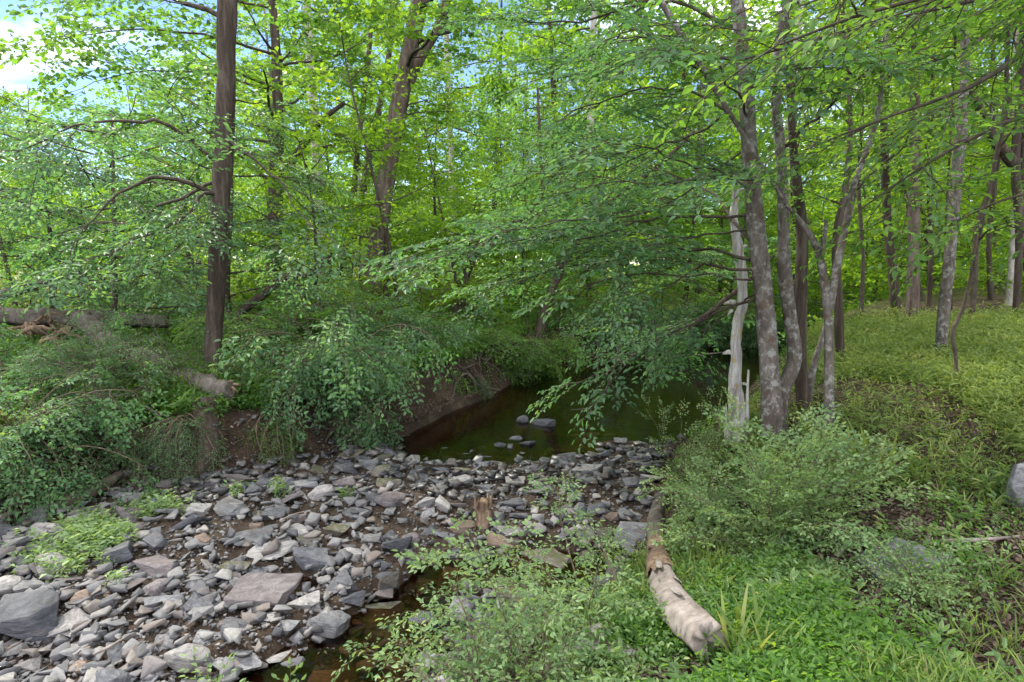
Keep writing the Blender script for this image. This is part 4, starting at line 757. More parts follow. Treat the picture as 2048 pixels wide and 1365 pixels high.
# far wood that reads as one mass
r = rg(505); la = Acc(); n = 1500; ang = r.uniform(-1.05, 1.05, n); dd = r.uniform(55, 85, n); x = np.sin(ang) * dd; y = np.cos(ang) * dd
hh = (9 + 4 * vn2(x, y, .09)) * np.where(ang < -.50, .62, 1); z = r.uniform(0, 1, n) ** .8 * hh + .5
place(spray_set(70, 4, nside=10, nl=6, leaf=.13, asp=.7, low=True, rn=1.0, flat=.8, droop=.1, twig=False), np.stack([x, y, z], 1), r.normal(0, 1, (n, 3)), np.array([0, 0, 1.]) + r.normal(0, .6, (n, 3)), r.uniform(3, 5, n), 506, la)
tag(part('far_wood', la, M_bright), 'distant wood closing the view beyond the meadow', kind='stuff')
# ------------------------------------------------------------------ shrubs
def shrub(name, label, base, R, Hh, ns, sets, mat, seed, sc=(.35, .6), step=.22, arch=.5, az=None, group=None, stem=.012, downy=.2, elev=(.5, 1.3), sub=True, bias=None):
    r = rg(seed); t = thing(name, label, 'shrub', base, group); wa = Acc(); SS = []
    for i in range(ns):
        a = r.uniform(0, 6.28) if az is None else r.uniform(*az); e = r.uniform(*elev); L = math.hypot(R * math.cos(e), Hh * math.sin(e)) * r.uniform(.7, 1.1)
        d = np.array([math.cos(a) * math.cos(e), math.sin(a) * math.cos(e), math.sin(e)]); 
        if bias is not None: d = nrm(d + np.array(bias))
        q, qr = limb(r, np.array(base) + np.append(r.normal(0, .10 * R, 2), -.05), d, L, stem, 8, .10, -arch * .18)
        leafy(r, q, qr, wa, SS, sets, sc, step, sub and L > 1.2, subl=.3, t0=.18, ns=4, downy=downy)
    la = Acc(); pos, ax, up, s_ = (np.array([q[i] for q in SS]) for i in range(4)); place(sets, pos, ax, up, s_, seed, la, wa)
    part('foliage', la, mat, t); part('stems', wa, M_stem, t, True); return t
gB = 'shrubs on the banks'
# the shrub that hangs over the bank, middle left
S_hang = spray_set(45, 5, nside=9, nl=6, leaf=.115, asp=.5, rn=.55, droop=.35, flat=.2, sidelen=.4)
def hs(name, label, x, y, R, Hh, ns, mat, seed, sc=(.45, .75), step=.26, arch=1.0, az=None, downy=.4, elev=(.1, 1.3), sets=None, **k):
    return shrub(name, label, (x, y, h1(x, y)), R, Hh, ns, sets or S_hang, mat, seed, sc, step, arch, az, gB, .014, downy, elev, **k)
hs('hanging_shrub', 'large green shrub spilling down the bank below the leaning reddish trunk', -2.7, 8.6, .95, 2.3, 44, M_cool, 61, arch=1.3, az=(-2.8, -.6), downy=.5, elev=(.1, 1.45))
hs('hanging_shrub', 'rounded green shrub filling the bank right of the hanging shrub', -2.5, 11.0, .8, 1.9, 20, M_cool, 62, downy=.05, elev=(.5, 1.4))
hs('hanging_shrub', 'dense shrub between the straight trunk and the hanging shrub', -3.9, 9.6, 1.4, 1.9, 36, M_mid, 63, downy=.25)
hs('bank_shrub', 'bluish green shrub at the left edge below the fallen logs', -5.3, 5.75, 1.35, 1.5, 60, M_cool, 64, (.34, .55), .22, 1.1)
hs('bank_shrub', 'leafy shrub draped over the bank below the slanting log', -4.6, 6.5, 1.0, .5, 26, M_cool, 65, (.3, .5), .22, 1.4, (-2.9, .2), elev=(-.2, .7), sets=S_priv)
hs('bank_shrub', 'shrub in front of the root wad at the left', -6.2, 7.2, 1.4, 1.3, 46, M_cool, 66, (.34, .55), .22)
hs('bank_shrub', 'leafy bush below the middle of the slanting log', -5.15, 7.3, .9, 1.1, 46, M_cool, 82, (.3, .5), .2, .4, None, .2, (.4, 1.4), S_priv)
hs('bank_shrub', 'small dark bush on the earth face left of the leaning snag', -4.0, 6.75, .75, .55, 34, M_cool, 85, (.24, .4), .16, 1.2, elev=(-.1, 1.0), sets=S_priv)
hs('bank_shrub', 'trailing greenery hanging beside the broken log end', -3.1, 7.3, .8, .4, 16, M_mid, 67, (.24, .4), .16, 2.0, (-2.6, -.4), .8, (-.1, .7), S_priv)
hs('bank_shrub', 'low bushes under the straight dark trunk', -5.6, 8.8, 1.0, .6, 24, M_mid, 68, (.28, .42), .2, .8, sets=S_priv)
hs('bank_shrub', 'dim shrub on the earth bank by the sand bar', -.8, 12.6, 1.0, 1.0, 26, M_mid, 69, downy=.1)
hs('bank_shrub', 'yellowish bush on the bank top above the sand bar', .1, 13.6, 1.5, 1.6, 32, M_mid, 83, (.5, .8), .3)
hs('bank_shrub', 'bush above the roots at the far bank of the pool', 1.2, 16.3, 1.8, 1.7, 32, M_mid, 70, (.5, .9), .3)
hs('bank_shrub', 'bush at the far end of the pool under the slanting stem', 3.2, 17.6, 2.0, 1.6, 34, M_cool, 84, (.6, 1.0), .34)
hs('bank_shrub', 'dark bush drooping over the far right corner of the pool', 5.0, 18.6, 2.4, 2.0, 40, M_cool, 71, (.6, 1.0), .34)
hs('bank_shrub', 'second dark bush overhanging the pool behind the snag', 7.6, 19.3, 2.4, 2.2, 40, M_cool, 72, (.6, 1.0), .34)
r = rg(321)
for i_, (x_, y_, l_) in enumerate([(-3.4, 7.9, 'bare dead twigs poking out of the hanging shrub'), (-5.0, 6.3, 'bare dead twigs poking out of the left edge shrub'), (-4.3, 7.2, 'bare dead twigs above the earth face at left')]):
    z_ = h1(x_, y_); t = thing('dead_bush', l_, 'shrub', (x_, y_, z_), 'dead twigs on the left bank'); wa = Acc()
    for k in range(16):
        q, qr = limb(r, [x_, y_, z_], [r.normal(0, .8), r.normal(-.4, .6), r.uniform(.1, 1)], r.uniform(.7, 1.5), .007, 9, .2, -.06); wa.add(*tube(q, qr, 4))
        for m in range(2, 8): q2, r2 = limb(r, q[m], nrm(q[m + 1] - q[m]) + r.normal(0, .6, 3), r.uniform(.15, .4), .003, 4, .2, 0); wa.add(*tube(q2, r2, 3))
    part('twigs', wa, B_log, t)
# right bank foreground
S_fg = spray_set(46, 5, nside=6, nl=3, leaf=.165, asp=.52, rn=.6, droop=.15, flat=.3, sidelen=.45)
S_fg2 = spray_set(47, 5, nside=7, nl=4, leaf=.14, asp=.55, rn=.6, droop=.1, flat=.3, sidelen=.4)
def gs(px, py, *a, **k):
    g = G(px, py); return (g[0], g[1], g[2])
g_ = gs(1530, 1110); shrub('bank_shrub', 'upright pale green shrub in front of the snag and grey trunks', g_, .5, .95, 34, S_fg2, M_herb, 73, (.16, .27), .10, .25, None, gB, .005, .05, (.5, 1.5), False)
g_ = gs(1640, 1060); shrub('bank_shrub', 'leafy green shrub left of the tall grass blades', g_, .45, .7, 22, S_fg2, M_herb, 74, (.16, .27), .11, .25, None, gB, .005, .05, (.5, 1.5), False)
g_ = gs(1430, 1040); shrub('bank_shrub', 'small pale shrub left of the upright one at the bank edge', g_, .4, .6, 16, S_fg2, M_herb, 75, (.15, .25), .11, .35, None, gB, .005, .1, (.4, 1.4), False)
g_ = gs(1370, 960); shrub('bank_shrub', 'sparse shrub at the water edge left of the snag', g_, .7, .95, 11, S_fg2, M_herb, 76, (.14, .24), .15, .1, None, gB, .006, .05, (.6, 1.5), False)
g_ = gs(1240, 1225); shrub('sparse_shrub', 'sparse thin stemmed shrub leaning over the channel in front', g_, 1.25, 1.0, 14, S_fg, M_herb, 77, (.15, .26), .12, .35, (1.6, 4.3), gB, .007, .1, (.15, 1.2), False)
for k_, (x_, y_, R__, H__, n__, l_) in enumerate([(1010, 1375, .75, .62, 12, 'airy shrub leaning left over the brown channel at the bottom edge'), (1180, 1260, .8, .62, 12, 'airy shrub right behind the bottom edge herbs'), (930, 1420, .6, .5, 10, 'wispy small shrub lowest at the channel in the bottom middle')]):
    g_ = gs(x_, y_); shrub('sparse_shrub', l_, g_, R__, H__, n__, S_fg, M_herb, 178 + k_, (.14, .24), .12, .35, (1.3, 4.6), gB, .005, .1, (.15, 1.3), False)
g_ = gs(1080, 1400); shrub('sparse_shrub', 'feathery pale shrub at the bottom edge beside the channel', g_, .6, .42, 15, S_fg, M_herb, 78, (.13, .22), .10, .4, None, gB, .005, .1, (.3, 1.4), False)
g_ = gs(1250, 1330); shrub('sparse_shrub', 'low green bush between the peeled log and the channel', g_, .38, .28, 10, S_fg, M_herb, 79, (.12, .2), .10, .4, None, gB, .004, .1, (.3, 1.4), False)
g_ = gs(1275, 1130); shrub('sparse_shrub', 'low shrub at the foot of the bank behind the peeled log', g_, .35, .28, 9, S_fg, M_herb, 80, (.14, .22), .11, .4, None, gB, .005, .1, (.3, 1.4), False)
g_ = gs(1850, 1180); shrub('bank_shrub', 'small leafy bush right of the half buried rock', g_, .35, .35, 22, S_fg2, M_herb, 81, (.13, .2), .10, .4, None, gB, .004, .1, (.3, 1.4), False)
# little seedlings at the bottom of the stones
for i, (px, py, lb_) in enumerate([(458, 1362, 'pale seedling with upright leaves among the bottom stones'), (520, 1370, 'thin seedling beside the near end of the channel')]):
    d = ray(px, py + 60); tt = (-.9 - CAM_Z) / d[2]; x, y = d[0] * tt, d[1] * tt; r = rg(800 + i)
    t = thing('seedling', lb_, 'plant', (x, y, h1(x, y)), 'seedlings on the stones'); wa = Acc(); la = Acc(); SS = []
    for k in range(2 if i == 0 else 1):
        q, qr = limb(r, [x, y, h1(x, y)], [(-.25 + .1 * k) if i == 0 else .35, .1, 1], .42 if i == 0 else .36, .005, 6, .08, 0); wa.add(*tube(q, qr, 4))
        for m in range(2, 7): SS.append((q[m], np.array([r.normal(0, .6), r.normal(0, .6), .5]), np.array([0, 0, 1.]), .17))
    pos, ax, up, s_ = (np.array([q[i_] for q in SS]) for i_ in range(4)); place(spray_set(90, 2, nside=3, nl=2, leaf=.24, asp=.5, rn=.3), pos, ax, up, s_, 3, la, wa); part('foliage', la, M_herb, t); part('stem', wa, M_stem, t)
# ------------------------------------------------------------------ tall broad grass clumps
for i, (px, py, n, h_, lb_) in enumerate([(1735, 965, 46, .50, 'tall clump of broad grass blades right of the shrubs'), (1690, 1000, 26, .42, 'smaller clump of broad grass between shrub and tall clump'), (1620, 900, 22, .42, 'broad grass clump at the foot of the slender forked tree'), (1500, 1330, 34, .34, 'bright grass tuft at the bottom right of the peeled log'), (1420, 1130, 30, .26, 'bright narrow grass tuft right behind the peeled log')]):
    g = G(px, py); r = rg(900 + i); la = Acc(); t = thing('grass_clump', lb_, 'grass', g, 'grass clumps on the right bank')
    for k in range(n):
        a = r.uniform(0, 6.28); L = h_ * r.uniform(.6, 1.15); w_ = r.uniform(.010, .018) * (1 if i < 3 else .6); m = 7; s = np.linspace(0, 1, m); bend = r.uniform(.3, 1.1)
        th_ = 1.35 - bend * s; dx = np.cumsum(np.cos(th_)) * L / m; dz = np.cumsum(np.sin(th_)) * L / m; c, s2 = math.cos(a), math.sin(a); b0 = g + np.append(r.normal(0, .07, 2), -.02)
        cen = b0 + np.stack([dx * c, dx * s2, dz], 1); wv = w_ * np.sin(np.pi * np.clip(s * .85 + .12, 0, 1))[:, None] * np.array([-s2, c, 0]); Vv = np.stack([cen - wv, cen + wv], 1).reshape(-1, 3)
        la.add(Vv, [[2 * j, 2 * j + 1, 2 * j + 3, 2 * j + 2] for j in range(m - 1)], np.full(2 * m, r.uniform(.2, .9)))
    V_, F_, A_ = la.get(); link('blades', mesh_from('blades', V_ - g[None], F_, A_, M_grass), t)
# ------------------------------------------------------------------ ground cover (uncountable)
def cover_points(n, seed, side, pxr, pyr, pw=1.0, dens=None):
    """points on the banks, spread evenly in view-angle so that near ground is not bare"""
    r = rg(seed); px = r.uniform(*pxr, n * 2); py = pyr[0] + (pyr[1] - pyr[0]) * r.uniform(0, 1, n * 2) ** pw; z0 = np.where(side > 0, -.02, .05)
    d = np.stack([(px - 1024) / FPX, CP + (682.5 - py) / FPX * SP, -SP + (682.5 - py) / FPX * CP], 1); 
    z = np.full(len(px), float(z0))
    for _ in range(8):
        t = np.clip((z - CAM_Z) / np.minimum(d[:, 2], -1e-3), .5, 80); x = d[:, 0] * t; y = d[:, 1] * t; z = .5 * z + .5 * H(x, y)
    x = d[:, 0] * t; y = d[:, 1] * t; z = H(x, y); ins = inside(x, y, CREEK); dl = seg_dist(x, y, LB); dr = seg_dist(x, y, RB)
    ok = ~ins & ((dr < dl) if side > 0 else (dl < dr)) & (t < 70)
    if dens is not None: ok &= r.uniform(0, 1, len(x)) < dens(x, y, dl, dr, z)
    x, y, z = x[ok][:n], y[ok][:n], z[ok][:n]; return np.stack([x, y, z], 1)
PATHL = [G(*q)[:2] for q in [(1700, 800), (1780, 880), (1830, 960), (1840, 1020), (1900, 1110), (1990, 1200), (2080, 1300)]]
def pathd(x, y): return seg_dist(x, y, PATHL)
def sprig_set(seed, n, nl, leaf, asp, hgt=1.0, low=True):
    out = []
    for k in range(n):
        r = rg(seed + k); P0 = []; D = []; U = []; Ls = []
        for j in range(nl):
            s = (j + .6) / nl; a = r.uniform(0, 6.28); e = r.uniform(-.1, .7); P0.append([.12 * math.cos(a) * s, .12 * math.sin(a) * s, s * hgt]); D.append([math.cos(a) * math.cos(e), math.sin(a) * math.cos(e), math.sin(e)]); U.append(np.array([0, 0, 1.]) + r.normal(0, .3, 3)); Ls.append(leaf * r.uniform(.6, 1.1))
        V, F, kk = leaf_geo(np.array(P0), np.array(D), np.array(U), np.array(Ls), asp, low); out.append(dict(V=V, F=F, A=np.repeat(r.uniform(0, 1, nl), kk), k=kk, tw=None))
    return out
def scatter(name, label, pts, sets, mat, seed, sc, jitter=.25, sc_far=0.0):
    r = rg(seed); n = len(pts); la = Acc(); a = r.uniform(0, 6.28, n); ax = np.stack([np.cos(a), np.sin(a), r.normal(0, jitter, n)], 1); up = np.stack([r.normal(0, jitter, n), r.normal(0, jitter, n), np.ones(n)], 1)
    s = r.uniform(sc[0], sc[1], n) * (1 + sc_far * np.maximum(np.hypot(pts[:, 0], pts[:, 1]) - 4, 0)); place(sets, pts, ax, up, s, seed, la, None)
    return tag(part(name, la, mat), label, kind='stuff')
def blade_set(seed, n, nb):
    out = []
    for k in range(n):
        r = rg(seed + k); a_ = Acc()
        for j in range(nb):
            an = r.uniform(0, 6.28); L = r.uniform(.6, 1.2); m = 5; s = np.linspace(0, 1, m); th_ = 1.4 - r.uniform(.3, 1.3) * s; dx = np.cumsum(np.cos(th_)) * L / m; dz = np.cumsum(np.sin(th_)) * L / m
            c, s2 = math.cos(an), math.sin(an); cen = np.append(r.normal(0, .08, 2), 0) + np.stack([dx * c, dx * s2, dz], 1); wv = .022 * np.sin(np.pi * np.clip(s * .85 + .14, 0, 1))[:, None] * np.array([-s2, c, 0])
            a_.add(np.stack([cen - wv, cen + wv], 1).reshape(-1, 3), [[2 * q, 2 * q + 1, 2 * q + 3, 2 * q + 2] for q in range(m - 1)], np.full(2 * m, r.uniform(.1, 1)))
        V, F, A = a_.get(); out.append(dict(V=V, F=F, A=A, k=1, tw=None))
    return out
def d_grass(x, y, dl, dr, z): return np.where(pathd(x, y) < .3, .1, 1) * sstep(-.2, .3, vn2(x + 20, y, .8) + .1) * sstep(.05, .4, dr)
def d_right(x, y, dl, dr, z): return np.where(pathd(x, y) < .42 + .085 * y, .08, 1) * (.12 + .88 * sstep(-.25, .35, vn2(x, y, 1.3) + .1)) * sstep(.05, .5, dr)
mk_ = lambda sx, sy, f, lo, hi, inner: (lambda x, y, dl, dr, z: np.where(pathd(x, y) < .42 + .085 * y, .08, 1) * sstep(lo, hi, vn2(x + sx, y + sy, f) + .5 * vn2(x - sx, y, f * 2.6)) * sstep(.02, inner, dr))
p = cover_points(9000, 1, 1, (1150, 2200), (600, 1500), .9, mk_(0, 0, 1.3, -.1, .4, .3)); scatter('low_plants', 'small soft leaved plants carpeting the right bank', p, sprig_set(1, 6, 8, .42, .34, .8, False), M_herb, 11, (.05, .14), .35, .05)
p = cover_points(22000, 81, 1, (1150, 2200), (600, 1500), .9, mk_(7, 3, 1.7, -.45, .25, .2)); scatter('low_plants', 'fine small leaved herbs between the larger plants of the right bank', p, sprig_set(61, 6, 12, .26, .45, 1.0, False), M_mid, 111, (.05, .15), .35, .05)
p = cover_points(4000, 82, 1, (1150, 2200), (600, 1500), .8, mk_(17, 13, 1.1, -.3, .5, .3)); scatter('low_plants', 'broader pointed leaves standing here and there on the right bank', p, sprig_set(71, 6, 5, .75, .30, .7, False), M_herb, 112, (.06, .12), .4, .05)
p = cover_points(8000, 8, 1, (1100, 2200), (620, 1500), .9, mk_(20, 0, 1.2, -.1, .5, .3)); scatter('grass_tufts', 'thin arching grass blades among the low plants', p, blade_set(300, 6, 7), M_grass, 19, (.06, .20), .15, .05)
p = cover_points(30000, 2, 1, (1500, 2300), (560, 1000), 1.0, lambda x, y, dl, dr, z: sstep(.3, 1.5, dr) * np.where(pathd(x, y) < .42 + .085 * y, .06, 1) * (.35 + .65 * sstep(-.3, .3, vn2(x, y, .7)))); scatter('grass', 'yellow green stilt grass covering the right slope', p, sprig_set(21, 6, 11, .5, .17, 1.0), M_grass, 12, (.07, .20), .25, .05)
p = cover_points(16000, 3, -1, (-200, 1150), (555, 860), .9, lambda x, y, dl, dr, z: sstep(-.45, -.1, z) * (.25 + .75 * sstep(-.2, .3, vn2(x, y, .9) + .15))); scatter('undergrowth', 'low green plants covering the left bank top', p, sprig_set(31, 6, 9, .5, .34, .9), M_mid, 13, (.08, .18), .25, .10)
p = cover_points(5000, 83, -1, (-200, 1100), (600, 900), 1.0, lambda x, y, dl, dr, z: sstep(-.3, -.1, z)); scatter('grass_tufts', 'straggling grass blades on the left bank', p, blade_set(330, 5, 6), M_grass, 119, (.12, .32), .25, .02)
p = cover_points(9000, 4, -1, (-200, 1150), (540, 640), 1.0, lambda x, y, dl, dr, z: sstep(1, 3, dl)); scatter('meadow_grass', 'bright meadow grass beyond the left bank', p, sprig_set(41, 6, 9, .6, .14, 1.1), M_grass, 14, (.2, .4), .2, .05)
# leaf litter
S_lit = []
for k in range(5):
    r = rg(700 + k); m = 3; V, F, kk = leaf_geo(r.normal(0, .8, (m, 3)) * [1, 1, .15], np.stack([r.normal(0, 1, m), r.normal(0, 1, m), r.normal(0, .2, m)], 1), np.array([0, 0, 1.]) + r.normal(0, .35, (m, 3)), r.uniform(.6, 1.2, m), .6, False, .2, .3)
    S_lit.append(dict(V=V, F=F, A=np.repeat(r.uniform(0, 1, m), kk), k=kk, tw=None))
p = cover_points(12000, 5, 1, (1000, 2200), (620, 1500), .8, None); p[:, 2] += .008; scatter('leaf_litter', 'dry brown leaves lying on the right bank', p, S_lit, M_litter, 15, (.022, .048), .3)
p = cover_points(9000, 6, -1, (-200, 1500), (600, 1080), .8, None); p[:, 2] += .006; scatter('leaf_litter', 'dead leaves caught on the left bank', p, S_lit, M_litter, 16, (.03, .06), .25)
r = rg(31); n = 380; px = r.uniform(-50, 1280, n); py = r.uniform(920, 1400, n); d = np.stack([(px - 1024) / FPX, CP + (682.5 - py) / FPX * SP, -SP + (682.5 - py) / FPX * CP], 1); t_ = (-.86 - CAM_Z) / d[:, 2]; q = d * t_[:, None]
ok = inside(q[:, 0], q[:, 1], CREEK); q = q[ok]; q[:, 2] = np.maximum(H(q[:, 0], q[:, 1]), WATER_Z) + .015; scatter('leaf_litter', 'odd dead leaves between the creek stones', q, S_lit, M_litter, 17, (.02, .04), .3)
# weeds on the bar
r = rg(32); q = []
for (px, py, sx, sy, n) in [(190, 1070, 70, 34, 330), (310, 1020, 60, 16, 110), (110, 1120, 70, 26, 150), (475, 985, 16, 10, 16), (560, 985, 25, 10, 16), (690, 990, 12, 8, 8), (230, 1165, 20, 14, 14)]:
    for k in range(n):
        g = ray(px + r.normal(0, sx * .5), py + r.normal(0, sy * .5)); t_ = (-.86 - CAM_Z) / g[2]; x, y = g[0] * t_, g[1] * t_; q.append([x, y, h1(x, y)])
scatter('weeds', 'green weeds growing through the stones below the left bank', np.array(q), sprig_set(51, 6, 9, .45, .36, .9), M_herb, 18, (.09, .17), .25)
# ------------------------------------------------------------------ dead wood
def log(name, label, cat, pts, rad, mat, ns=18, rough=.12, flute=.05, n=36, group='fallen wood', cap=True, freq=7):
    pts = np.array(pts, float); t = Acc(); q = resample(pts, n); rr_ = np.interp(np.linspace(0, 1, n), np.linspace(0, 1, len(rad)), rad); t.add(*tube(q, rr_, ns, rough, freq, flute, cap))
    o = part(name, t, mat, None, True); tag(o, label, cat, group); return o
def gp(px, py, dz=0.0):
    g = G(px, py); g[2] += dz; return g
# peeled log, right foreground
lp = [gp(1312, 1105, .11), gp(1322, 1185, .12), gp(1352, 1262, .13), gp(1414, 1335, .13)]
root = thing('peeled_log', 'pale peeled log with split bark lying at the bank edge in front', 'log', lp[1], 'fallen wood')
core = resample(np.array(lp), 80)
def rough_log(path, rad, ns, am):
    V_, F_ = tube(path, rad, ns, 0, 1, .07, True); c_ = np.repeat(path, ns, 0); d_ = np.zeros_like(V_); m = len(c_); d_[:m] = nrm(V_[:m] - c_)
    sq = V_ - (V_ @ nrm(path[-1] - path[0]))[:, None] * nrm(path[-1] - path[0]) * .75
    V_ = V_ + d_ * (am * (vn(sq, 16) + .6 * vn(sq, 38) + .35 * vn(V_, 70)))[:, None]; return V_, F_
a = Acc(); V_, F_ = rough_log(core, np.interp(np.linspace(0, 1, 80), [0, .4, .5, .9, 1], [.055, .066, .080, .088, .082]), 40, .006)
ax_ = nrm(core[-1] - core[-4]); al = (V_ - core[-1]) @ ax_; m_ = al > -.03; V_[m_] += ax_[None] * (.045 * vn(V_[m_] - ax_ * al[m_][:, None], 30) + .02 * vn(V_[m_], 75))[:, None]; a.add(V_, F_); part('wood', a, B_wood, root, True)
seg = core[1:46]; n_ = len(seg); a = Acc(); V_, F_ = rough_log(seg, np.linspace(.070, .094, n_), 40, .009); F_ = F_[:(n_ - 1) * 40]; cen = V_[F_].mean(1)
keep = vn(cen, 17) + .6 * vn(cen, 41) + 1.5 * sstep(n_ * 40, n_ * 26, F_[:, 0]) > -.62; a.add(V_, F_[keep]); part('bark', a, B_rot, root, True)
r = rg(93)
for k in range(7):      # loose shreds of bark lifting off the wood
    i0 = int(r.uniform(6, 62)); a_ = r.uniform(-.3, 2.9); T_ = nrm(core[i0 + 2] - core[i0]); u_ = nrm(np.cross(T_, [0, 0, 1.])); v_ = np.cross(u_, T_); L_ = int(r.uniform(6, 14)); sa = Acc(); VV = []
    for j in range(L_):
        rr0 = .092 + .018 * (j / L_) ** 2; wd = .16 * math.sin(math.pi * (j + .5) / L_) + .04
        for e_ in (-1, 0, 1): an_ = a_ + e_ * wd; VV.append(core[min(i0 + j, 79)] + (rr0 + r.normal(0, .002)) * (math.cos(an_) * u_ + math.sin(an_) * v_))
    sa.add(np.array(VV), [[3 * j + q_, 3 * j + q_ + 1, 3 * j + q_ + 4, 3 * j + q_ + 3] for j in range(L_ - 1) for q_ in (0, 1)]); part('bark_shred', sa, B_rot if k % 2 else B_wood, root, True)
log('log', 'darker grey log section continuing behind the peeled log', 'log', [gp(1322, 1000, .04), gp(1312, 1050, .05), gp(1316, 1105, .05)], [.075, .085, .08], B_log)
# fallen logs on the left bank
yl = 9.6
log('fallen_log', 'long grey log lying level on the left bank top', 'log', [P(-260, 622, yl - .6), P(0, 634, yl - .3), P(170, 638, yl), P(335, 645, yl + .3)], [.16, .15, .14, .09], B_log, 24, .30, .08, 60)
log('fallen_log', 'grey log slanting down the bank to a broken end under the straight trunk', 'log', [P(165, 640, 9.2), P(240, 700, 8.4), P(330, 745, 7.7), P(405, 770, 7.25), P(458, 785, 7.0)], [.15, .15, .155, .15, .10], B_log, 24, .30, .08, 60)
lg = C.objects['fallen_log.001']; r = rg(88); pe = P(440, 780, 7.05)
for k in range(9):
    a_ = r.uniform(0, 6.28); p0 = pe + np.array([0, .1 * math.cos(a_), .1 * math.sin(a_)]); q, qr = limb(r, p0, [1, -.25, r.normal(-.15, .15)], r.uniform(.12, .32), r.uniform(.02, .04), 6, .10); qr[-1] = .002; sa = Acc(); sa.add(*tube(q, qr, 6, .3, 20)); part('splinter', sa, B_rot, None, True).parent = lg
log('broken_branch', 'thick bare branch sloping up at the far left edge', 'branch', [P(-60, 615, 9.5), P(0, 592, 9.6), P(80, 570, 9.8), P(160, 545, 10)], [.09, .085, .07, .03], B_log, 12)
root = thing('root_wad', 'torn root wad under the level log at far left', 'roots', P(110, 665, 9.0), 'fallen wood'); RT = []; r = rg(66)
for k in range(26):
    p0 = P(r.uniform(40, 190), r.uniform(640, 680), r.uniform(8.9, 9.4)); q, qr = limb(r, p0, [r.normal(0, 1), -.4 + r.normal(0, .4), r.normal(-.5, .5)], r.uniform(.3, .8), r.uniform(.03, .07), 8, .35, -.05); RT.append(Acc()); RT[-1].add(*tube(q, qr, 7, .2))
[part('root', q_, B_rot, root, True) for q_ in RT]
log('fallen_log', 'short reddish log lying at the foot of the left bank', 'log', [gp(95, 1032, .06), gp(150, 1012, .08), gp(205, 992, .10), gp(242, 968, .12)], [.055, .065, .06, .035], B_red, 14)
log('leaning_snag', 'dark leaning trunk under the broken log end with a curved foot', 'log', [P(408, 800, 6.9), P(412, 860, 6.75), P(414, 910, 6.6), P(395, 945, 6.5), P(350, 945, 6.45), P(300, 930, 6.5), P(250, 915, 6.6)], [.15, .14, .12, .09, .06, .045, .03], B_dark, 16, .12, .1)
log('bare_stick', 'thin pale stick slanting in front of the leaning trunk', 'branch', [P(290, 812, 6.2), P(320, 835, 6.2), P(335, 880, 6.3), P(350, 930, 6.3)], [.008, .008, .006, .004], B_log, 6, .05, 0, 14)
# roots in the bank
root = thing('tree_roots', 'tangled roots at the foot of the bank below the hanging shrub', 'roots', gp(700, 880), 'fallen wood'); RT = []; r = rg(67)
for k in range(34):
    x0 = r.uniform(630, 770); p0 = P(x0, r.uniform(800, 850), 8.0); q, qr = limb(r, p0, [r.normal(0, .7), r.normal(-.5, .3), -.8], r.uniform(.5, 1.0), r.uniform(.02, .055), 10, .32, -.03)
    q[:, 2] = np.maximum(q[:, 2], H(q[:, 0], q[:, 1]) + .01); RT.append(Acc()); RT[-1].add(*tube(q, qr, 7, .12))
[part('root', q_, B_limb, root, True) for q_ in RT]
root = thing('tree_roots', 'bare roots and sticks tangled on the far bank of the pool', 'roots', gp(1040, 745), 'fallen wood'); RT = []; r = rg(68)
for k in range(44):
    p0 = gp(r.uniform(960, 1200), r.uniform(700, 740), .2) if k else gp(1000, 720, .2); q, qr = limb(r, p0, [r.normal(0, 1), r.normal(-.3, .4), r.normal(-.35, .3)], r.uniform(.6, 1.6), r.uniform(.012, .035), 10, .28, -.03)
    q[:, 2] = np.maximum(q[:, 2], H(q[:, 0], q[:, 1]) + .01); RT.append(Acc()); RT[-1].add(*tube(q, qr, 6, .1))
[part('root', q_, B_limb, root, True) for q_ in RT]
root = thing('tree_roots', 'thin roots and clods dangling down the brown cut bank above the sand', 'roots', gp(930, 720), 'fallen wood'); RT = []; r = rg(168)
for k in range(46):
    p0 = gp(r.uniform(850, 1020), r.uniform(690, 745), .06); q, qr = limb(r, p0, [r.normal(.2, .8), -.6 + r.normal(0, .3), -1], r.uniform(.3, 1.1), r.uniform(.006, .028), 12, .38, -.08)
    q[:, 2] = np.maximum(q[:, 2], H(q[:, 0], q[:, 1]) + .012); RT.append(Acc()); RT[-1].add(*tube(q, qr, 6, .15))
[part('root', q_, B_limb if k % 3 else B_log, root, True) for k, q_ in enumerate(RT)]
hs('bank_shrub', 'greenery drooping from the lip of the brown cut bank', -1.3, 10.9, .75, .5, 22, M_mid, 86, (.3, .5), .2, 1.8, (-2.9, .2), .8, (-.3, .5))
hs('bank_shrub', 'small fern like sprays halfway up the cut bank', -.75, 11.2, .55, .4, 14, M_cool, 87, (.2, .35), .16, 1.5, (-2.9, .2), .6, (-.2, .7), S_priv)
p = cover_points(2500, 84, -1, (820, 1120), (680, 830), 1.0, None); scatter('clods', 'crumbled clods, roots and dead leaves on the cut bank', p, S_lit, M_litter, 120, (.02, .04), .5)
log('arched_root', 'single pale root arching over the sand bar', 'roots', [gp(905, 800, .0), gp(915, 775, .12), gp(935, 768, .20), gp(955, 782, .12), gp(1000, 785, .03)], [.02, .022, .022, .02, .012], B_log, 8, .08, 0, 24)
log('drift_branch', 'long bare branch lying along the pool far right bank', 'branch', [P(1290, 718, 15), P(1380, 712, 15), P(1450, 705, 15.2)], [.03, .03, .015], B_log, 8, .08, 0, 14)
log('fallen_branch', 'dark branch lying in the grass left of the lone grey trunk', 'branch', [gp(1715, 752, .04), gp(1780, 738, .07), gp(1830, 724, .09), gp(1868, 716, .12)], [.02, .035, .035, .03], B_limb, 8, .1, 0, 20)
